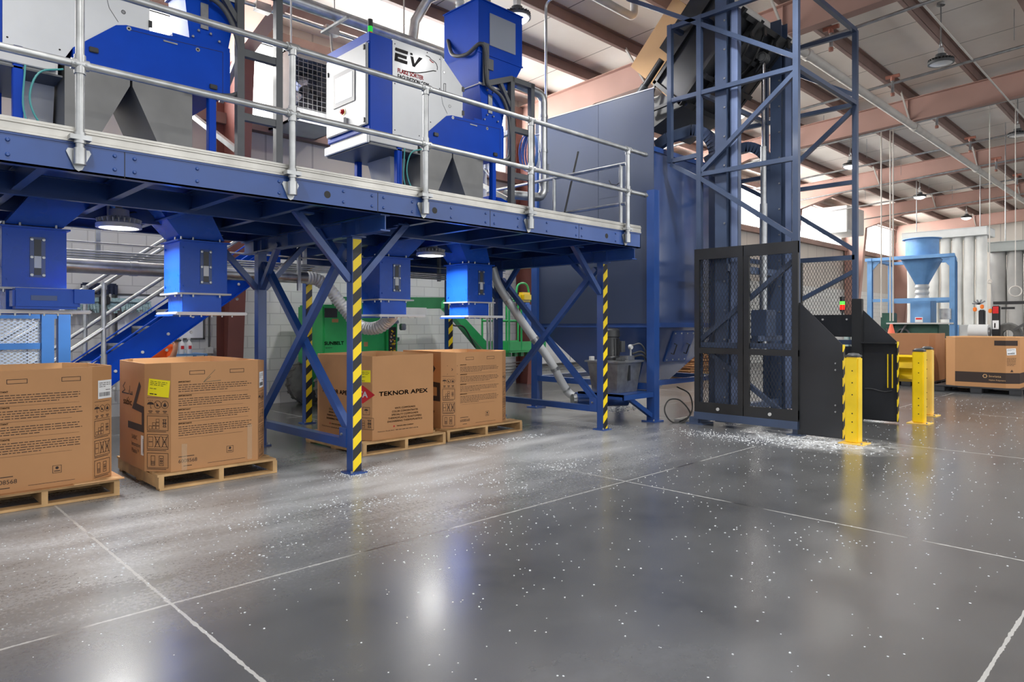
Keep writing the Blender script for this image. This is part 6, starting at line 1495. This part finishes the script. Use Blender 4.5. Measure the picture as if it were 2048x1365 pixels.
# ================================================================== far right of the hall
def block_pallet(lb, x0, y0, w, d):
    t = thing('plastic_pallet', lb, 'pallet', (x0, y0, 0), 'black plastic pallets')
    b = MB(); b.bbox((x0, y0, 0.115), (x0 + w, y0 + d, 0.145), plastic_black, 0.006); b.build('deck', t)
    for i in range(3):
        for j in range(3):
            b = MB(); x, y = x0 + (w - 0.15) * i / 2, y0 + (d - 0.2) * j / 2; b.bbox((x, y, 0.02), (x + 0.15, y + 0.2, 0.115), plastic_black, 0.008); b.build('block', t)
    b = MB()
    for i in range(3): x = x0 + (w - 0.15) * i / 2; b.box((x, y0, 0), (x + 0.15, y0 + d, 0.02), plastic_black)
    b.build('runners', t)
def print_band(t, front, fw, cham, cl, left, lw, chr_, h):
    for p, w in ((left, lw), (cham, cl), (front, fw)): p.rect(0, 0.09, w, 0.30, print_dark)
    left.rect(lw * 0.78, h - 0.17, lw, h - 0.07, print_dark); cham.rect(0, h - 0.17, cl * 0.85, h - 0.07, print_dark)
    q = Plane(left.mb, left.o, left.u, left.w, left.n, 0.001)
    q.ring(lw * 0.60, 0.225, 0.035, 0.012, card_in, 6); q.text('Invista', lw * 0.68, 0.205, 0.06, card_in, width=0.2); q.text('Nylon Polymers', lw * 0.68, 0.135, 0.04, card_in, width=0.27)
    sticker(t, cham, 0.02, h - 0.36, 0.17, 0.13, sticker_white, seed=11, tilt=0.06); cham.greek(0.02, h - 0.42, 0.17, 7, 0.024, print_dark, 2); cham.poly([(0.08, 0.32), (0.14, 0.32), (0.11, 0.37)], print_dark)
def print_plain(t, front, fw, cham, cl, left, lw, chr_, h):
    sticker(t, left, lw - 0.19, 0.50, 0.15, 0.17, sticker_white, seed=12); left.rect(0.0, h * 0.55, lw, h * 0.553, print_dark)
def print_side(t, front, fw, cham, cl, left, lw, chr_, h):
    left.greek(lw - 0.26, h - 0.15, 0.2, 9, 0.06, print_dark, 4); left.line([(lw - 0.2, h - 0.08), (lw - 0.12, h - 0.06), (lw - 0.06, h - 0.1)], 0.02, print_dark)
block_pallet('black plastic pallet under the box with the dark printed band', 16.36, 2.52, 1.15, 1.5)
gaylord('kraft box with a dark printed band on a black pallet beyond the yellow posts', 16.40, 17.45, 2.58, 3.84, 0.145, 1.01, 0.16, 0.2, print_band, group='boxes beyond the yellow posts', open_top=True, seed=5)
block_pallet('black plastic pallet under the plain brown box', 17.2, 4.2, 1.1, 1.15)
gaylord('plain brown box with a white label right behind the far yellow posts', 17.3, 18.3, 4.24, 5.3, 0.145, 1.06, 0.10, 0.10, print_plain, card_b, group='boxes beyond the yellow posts', seed=6)
pallet('wood pallet under the half hidden printed box', 18.4, 3.85, 1.0, 1.1, group='pallets at the back')
gaylord('half hidden printed box between the plain box and the dark-banded box', 18.45, 19.4, 3.9, 4.9, 0.14, 0.93, 0.1, 0.12, print_side, group='boxes beyond the yellow posts', seed=7)
pallet('wood pallet at the right picture edge', 17.5, 1.5, 1.1, 1.05, group='pallets at the back')
gaylord('kraft box cut off by the right picture edge', 17.55, 18.5, 1.5, 2.5, 0.14, 1.02, 0.1, 0.12, print_side, group='boxes beyond the yellow posts', seed=8)

sd = thing('hopper_stand', 'light blue steel stand with a funnel hopper beyond the boxes', 'hopper stand', (23, 6, 0))
b = MB()
for x, y in ((22, 4.94), (22, 7.07), (23.9, 5.32), (23.9, 7.07)): b.ibeam((x, y, 0), (x, y, 3.3), 0.13, 0.13, sky_blue, t=0.014, up=(1, 0, 0))
build_each(b, 'upright', sd)
b = MB()
for y, y2 in ((4.94, 5.32), (7.07, 7.07)): b.bar((21.9, y, 3.34), (23.95, y2, 3.34), 0.12, 0.09, sky_blue)
for x, y in ((22, 4.9), (23.9, 5.32)): b.bar((x, y, 3.34), (x, 7.2, 3.34), 0.12, 0.09, sky_blue); b.bar((x, y, 2.12), (x, 7.07, 2.12), 0.07, 0.09, sky_blue)
for x in (22,):
    for y, s in ((4.94, 1), (7.07, -1)): b.prism([(0, 0), (0.3 * s, 0), (0, -0.35)], (x - 0.02, y, 3.3), (0, 1, 0), (0, 0, 1), (0.04, 0, 0), sky_blue)
build_each(b, 'crossbeam', sd)
b = MB(); b.lathe([(0.0, 3.93), (0.5, 3.92), (0.5, 3.9), (0.43, 3.9), (0.43, 3.40), (0.46, 3.38)], (22.6, 5.85, 0), sky_blue, 32); b.box((22.0, 5.25, 3.36), (23.2, 6.45, 3.40), sky_blue)
n = 24; top = []; bot = []
for i in range(n):
    a = 2 * PI * i / n; c, s = math.cos(a), math.sin(a); k = 0.5 / max(abs(c), abs(s)); k = min(k, 0.62); top.append((22.6 + c * k, 5.85 + s * k, 3.36)); bot.append((22.6 + c * 0.17, 5.85 + s * 0.17, 2.58))
b.add(top + bot, [(i, (i + 1) % n, n + (i + 1) % n, n + i) for i in range(n)], sky_blue, True); b.build('funnel', sd)
b = MB(); b.tube([(22.6, 5.85, 2.58), (22.6, 5.85, 2.12)], 0.18, hose_clear, 16, rib=0.08); b.build('flexible_sleeve', sd)
b = MB(); b.bbox((22.3, 5.55, 1.45), (22.9, 6.08, 2.10), sky_blue, 0.01); b.box((22.29, 5.75, 1.47), (22.302, 5.95, 1.62), sticker_white); b.box((22.288, 5.77, 1.55), (22.292, 5.93, 1.60), red); b.build('rotary_valve', sd)
t = thing('granulator', 'dark green granulator under the light blue funnel', 'machine', (22.7, 5.9, 0))
b = MB(); b.bbox((22.1, 5.3, 0.0), (23.3, 6.5, 1.42), dkgreen, 0.03); b.bbox((22.05, 6.45, 0.6), (22.4, 6.8, 1.75), dkgreen, 0.02); b.build('housing', t)
b = MB(); b.lathe([(0.16, -0.05), (0.2, 0), (0.16, 0.05)], (22.05, 6.2, 1.1), steel, 18, axis='x'); b.build('pulley', t)
b = MB(); b.cyl((22.0, 5.1, 1.55), (22.0, 5.1, 1.85), 0.16, steel, 16); b.box((21.9, 4.9, 1.42), (22.1, 6.6, 1.46), lgrey); b.build('motor', t)
b = MB(); b.tube(smooth_path([(22.0, 6.1, 1.4), (21.95, 6.2, 1.2), (21.95, 6.3, 0.95), (21.95, 6.5, 1.0), (21.95, 6.6, 1.3)], 5), 0.03, cable_m, 8); b.build('cable', t)
for k, y in enumerate((6.75, 6.95, 7.15, 7.35)):
    b = MB(); b.bbox((21.0, y, 0.0), (21.2, y + 0.12, 1.55), glass_teal, 0.01); solo(b, 'steel_panel', ('first', 'second', 'third', 'last')[k] + ' from the right of the pale teal panels standing left of the granulator', 'panel', (21.1, y, 0), 'pale teal panels')
b = MB(); b.lathe([(0.16, 0.92), (0.15, 0.94), (0.03, 1.42), (0, 1.42)], (20.5, 6.05, 0), cone_m, 18); b.box((20.32, 5.87, 0.9), (20.68, 6.23, 0.925), cone_m); solo(b, 'traffic_cone', 'small faded orange traffic cone on a shelf over the plain brown box', 'traffic cone', (20.5, 6.05, 0.9))
b = MB(); b.bbox((20.2, 5.7, 0.86), (20.9, 6.5, 0.9), dgrey, 0.005)
for x, y in ((20.25, 5.75), (20.85, 5.75), (20.25, 6.45), (20.85, 6.45)): b.box((x - 0.02, y - 0.02, 0), (x + 0.02, y + 0.02, 0.86), dgrey)
solo(b, 'side_bench', 'low grey bench under the traffic cone', 'bench', (20.5, 6.1, 0))

def bag_filter(lb, x, ys, z0, z1, rad, m, duct, y0, y1, baglab):
    t = thing('filter_manifold', lb, 'dust filter', (x, (y0 + y1) / 2, z1)); b = MB(); b.bbox((x - 0.3, y0, z1), (x + 0.9, y1, z1 + 0.27), duct, 0.01); b.box((x - 0.32, y0, z1 + 0.25), (x + 0.92, y1, z1 + 0.27), duct); b.build('duct_box', t)
    b = MB()
    for y in (y0 + 0.3, y1 - 0.3): b.cyl((x + 0.3, y, z1 + 0.27), (x + 0.3, y, ztop(y)), 0.012, steel, 6)
    b.build('hanger_rod', t)
    r_ = random.Random(int(x * 7))
    for k, y in enumerate(ys):
        b = MB(); n, rows = 20, 14; vs = []; ph = r_.uniform(0, 6)
        for j in range(rows + 1):
            z = z0 + (z1 - z0) * j / rows; w = math.sin(PI * j / rows)
            for i in range(n):
                a = 2 * PI * i / n; rr = rad * (1 + 0.06 * w * math.sin(3 * a + ph + j * 0.2) + 0.03 * math.sin(5 * a + j)); vs.append((x + rr * math.cos(a) + 0.02 * w * math.sin(j * 0.5 + ph), y + rr * math.sin(a), z))
        b.add(vs, [(j * n + i, j * n + (i + 1) % n, (j + 1) * n + (i + 1) % n, (j + 1) * n + i) for j in range(rows) for i in range(n)], m, True)
        b.add(vs[:n], [tuple(range(n - 1, -1, -1))], m); b.build('filter_bag', t)
bag_filter('white bag filter with long white bags hanging from a white duct in the far corner', 26.3, [5.1 + 0.335 * k for k in range(7)], 1.4, 4.28, 0.150, filter_white, duct_white, 4.9, 7.35, 'white')
bag_filter('grey bag filter with long grey bags at the right picture edge', 22.6, [4.0 - 0.38 * k for k in range(7)], 0.75, 3.38, 0.18, filter_grey, duct_grey, 1.4, 4.19, 'grey')
b = MB(); b.bbox((25.7, 4.8, 0.5), (27.2, 7.5, 1.4), lgrey, 0.02)
for y in (4.95, 5.6, 6.3): b.box((25.68, y, 0.5), (25.7, y + 0.1, 1.4), sky_blue)
solo(b, 'dust_bin', 'pale dust collection trough under the white filter bags', 'bin', (26.4, 6, 0.5), None)

ld = thing('utility_loader', 'black machine with orange lamps and a long arm behind the banded box', 'loader', (19, 3.4, 0))
b = MB(); b.bbox((18.9, 3.32, 0.4), (19.02, 3.47, 1.84), black, 0.02); b.bbox((18.95, 3.62, 0.4), (19.1, 3.74, 1.75), black, 0.02); b.box((18.893, 3.335, 1.30), (18.9, 3.455, 1.5), sticker_white); b.box((18.893, 3.34, 1.66), (18.9, 3.45, 1.82), red)
p = Plane(b, (18.893, 3.455, 0), (0, -1, 0), (0, 0, 1), (-1, 0, 0)); p.text('1', 0.035, 1.33, 0.15, print_black, bold=0.008); b.build('mast', ld)
b = MB(); b.bar((18.98, 3.45, 1.90), (18.98, 1.8, 1.90), 0.09, 0.07, black); b.bar((18.98, 3.3, 1.78), (18.98, 3.05, 1.78), 0.05, 0.05, black); b.bar((18.98, 2.85, 1.86), (18.98, 2.5, 1.45), 0.08, 0.08, black); b.build('arm', ld)
b = MB(); b.cyl((18.75, 3.50, 1.24), (18.75, 3.88, 1.24), 0.17, white_paint, 20); b.cyl((18.75, 3.46, 1.24), (18.75, 3.50, 1.24), 0.1, steel, 16); b.build('drum', ld)
b = MB(); b.lathe([(0.1, -0.06), (0.24, -0.06), (0.27, 0), (0.24, 0.06), (0.1, 0.06)], (19.05, 3.18, 1.18), tyre, 24, axis='x'); b.build('wheel', ld)
b = MB()
for y, z in ((3.80, 1.76), (3.50, 1.72), (3.66, 1.82)): b.bbox((18.88, y - 0.035, z - 0.05), (18.95, y + 0.035, z + 0.05), amber_o, 0.015)
build_each(b, 'lamp', ld)
b = MB()
for k in range(5): a = PI * 0.2 * k; b.bar((18.95, 3.72, 1.88), (18.95, 3.72 + 0.14 * math.cos(a), 1.9 + 0.09 * math.sin(a)), 0.025, 0.03, steel)
b.build('brush_fingers', ld)
b = MB(); b.bbox((18.7, 2.5, 0.0), (19.5, 3.9, 0.9), dgrey, 0.03); b.build('chassis', ld)
b = MB(); b.bar((18.9, 2.75, 1.5), (18.9, 3.05, 1.28), 0.06, 0.05, dgrey); b.bbox((18.85, 2.6, 1.35), (19.0, 2.85, 1.6), black, 0.03); b.build('gripper', ld)
for x, y, zb, lb in ((20, 6.15, 1.6, 'left white drop pipe before the light blue stand'), (20, 5.93, 1.5, 'middle white drop pipe before the light blue stand'), (20, 5.86, 1.5, 'right white drop pipe before the light blue stand')):
    b = MB(); b.cyl((x, y, zb), (x, y, ztop(y) + 0.21), 0.018, pipe_white, 8); solo(b, 'drop_pipe', lb, 'pipe', (x, y, zb), 'white drop pipes')
for y, zb, lb in ((3.62, 2.55, 'white cord with a knot before the grey bags'), (3.12, 2.3, 'white cord with a coiled loop before the grey bags')):
    b = MB(); b.cyl((19.5, y, zb), (19.5, y, ztop(y) + 0.21), 0.010, pipe_white, 6); b.tube(arc((19.5, y, zb - 0.12), 0.12 if y < 3.5 else 0.04, 0, 2 * PI, (0, 1, 0), (0, 0, 1), 16), 0.014, pipe_white, 6); solo(b, 'hanging_cord', lb, 'cord', (19.5, y, zb - 0.2))

# ================================================================== plastic flakes on the floor
def flakes():
    r = random.Random(21); b = MB()
    def chip(x, y, s, z=0.0):
        n = r.choice((4, 5, 6)); a0 = r.uniform(0, 6.3); h = s * r.uniform(0.25, 0.6)
        ring = [(x + s * r.uniform(0.6, 1.1) * math.cos(a0 + 2 * PI * i / n), y + s * r.uniform(0.6, 1.1) * math.sin(a0 + 2 * PI * i / n)) for i in range(n)]
        vs = [(p, q, z + 0.001) for p, q in ring] + [(x + (p - x) * 0.7, y + (q - y) * 0.7, z + h * r.uniform(0.6, 1.2)) for p, q in ring]
        b.add(vs, [(i, (i + 1) % n, n + (i + 1) % n, n + i) for i in range(n)] + [tuple(range(n, 2 * n))], clear_flake)
    def blocked(x, y): return 6.05 < y < 7.5 and 0.5 < x < 6.5
    def put(n, fx, fy, lo, hi):
        for _ in range(n):
            x, y = fx(), fy()
            if blocked(x, y): continue
            chip(x, y, r.uniform(lo, hi))
    put(2800, lambda: r.uniform(-0.2, 6.8), lambda: r.gauss(5.1, 0.75), 0.0022, 0.006)
    for _ in range(30):                                     # drifts
        cx, cy = r.uniform(0.8, 5.6), r.gauss(4.6, 0.45); k = r.randint(8, 34)
        put(k, lambda: r.gauss(cx, 0.16), lambda: r.gauss(cy, 0.07), 0.004, 0.010)
    put(750, lambda: r.uniform(1.0, 8.0), lambda: r.uniform(0.8, 5.0), 0.003, 0.008)
    for _ in range(16):
        cx, cy = r.uniform(2.5, 7.5), r.uniform(1.4, 3.8)
        put(r.randint(6, 16), lambda: r.gauss(cx, 0.22), lambda: r.gauss(cy, 0.12), 0.004, 0.009)
    put(520, lambda: r.gauss(8.25, 0.28), lambda: r.gauss(3.3, 0.38), 0.005, 0.014)
    put(500, lambda: r.gauss(7.9, 0.15), lambda: r.gauss(4.15, 0.4), 0.004, 0.010)
    put(400, lambda: r.uniform(8, 15), lambda: r.uniform(1.2, 3.6), 0.004, 0.010)
    put(300, lambda: r.gauss(3.5, 0.15), lambda: r.gauss(5.62, 0.12), 0.004, 0.010)
    put(300, lambda: r.uniform(5.2, 6.4), lambda: r.gauss(5.95, 0.08), 0.004, 0.012)
    put(260, lambda: r.uniform(8.7, 9.8), lambda: r.gauss(6.9, 0.2), 0.006, 0.02)
    return solo(b, 'plastic_flakes', 'white plastic flakes scattered over the grey concrete floor', 'plastic flakes', (4, 4, 0), kind='stuff')
flakes()

for o in bpy.data.objects:
    if o.type == 'MESH' and len(o.data.polygons) and any(p.use_smooth for p in o.data.polygons[:400]):
        o.data.set_sharp_from_angle(angle=math.radians(42))
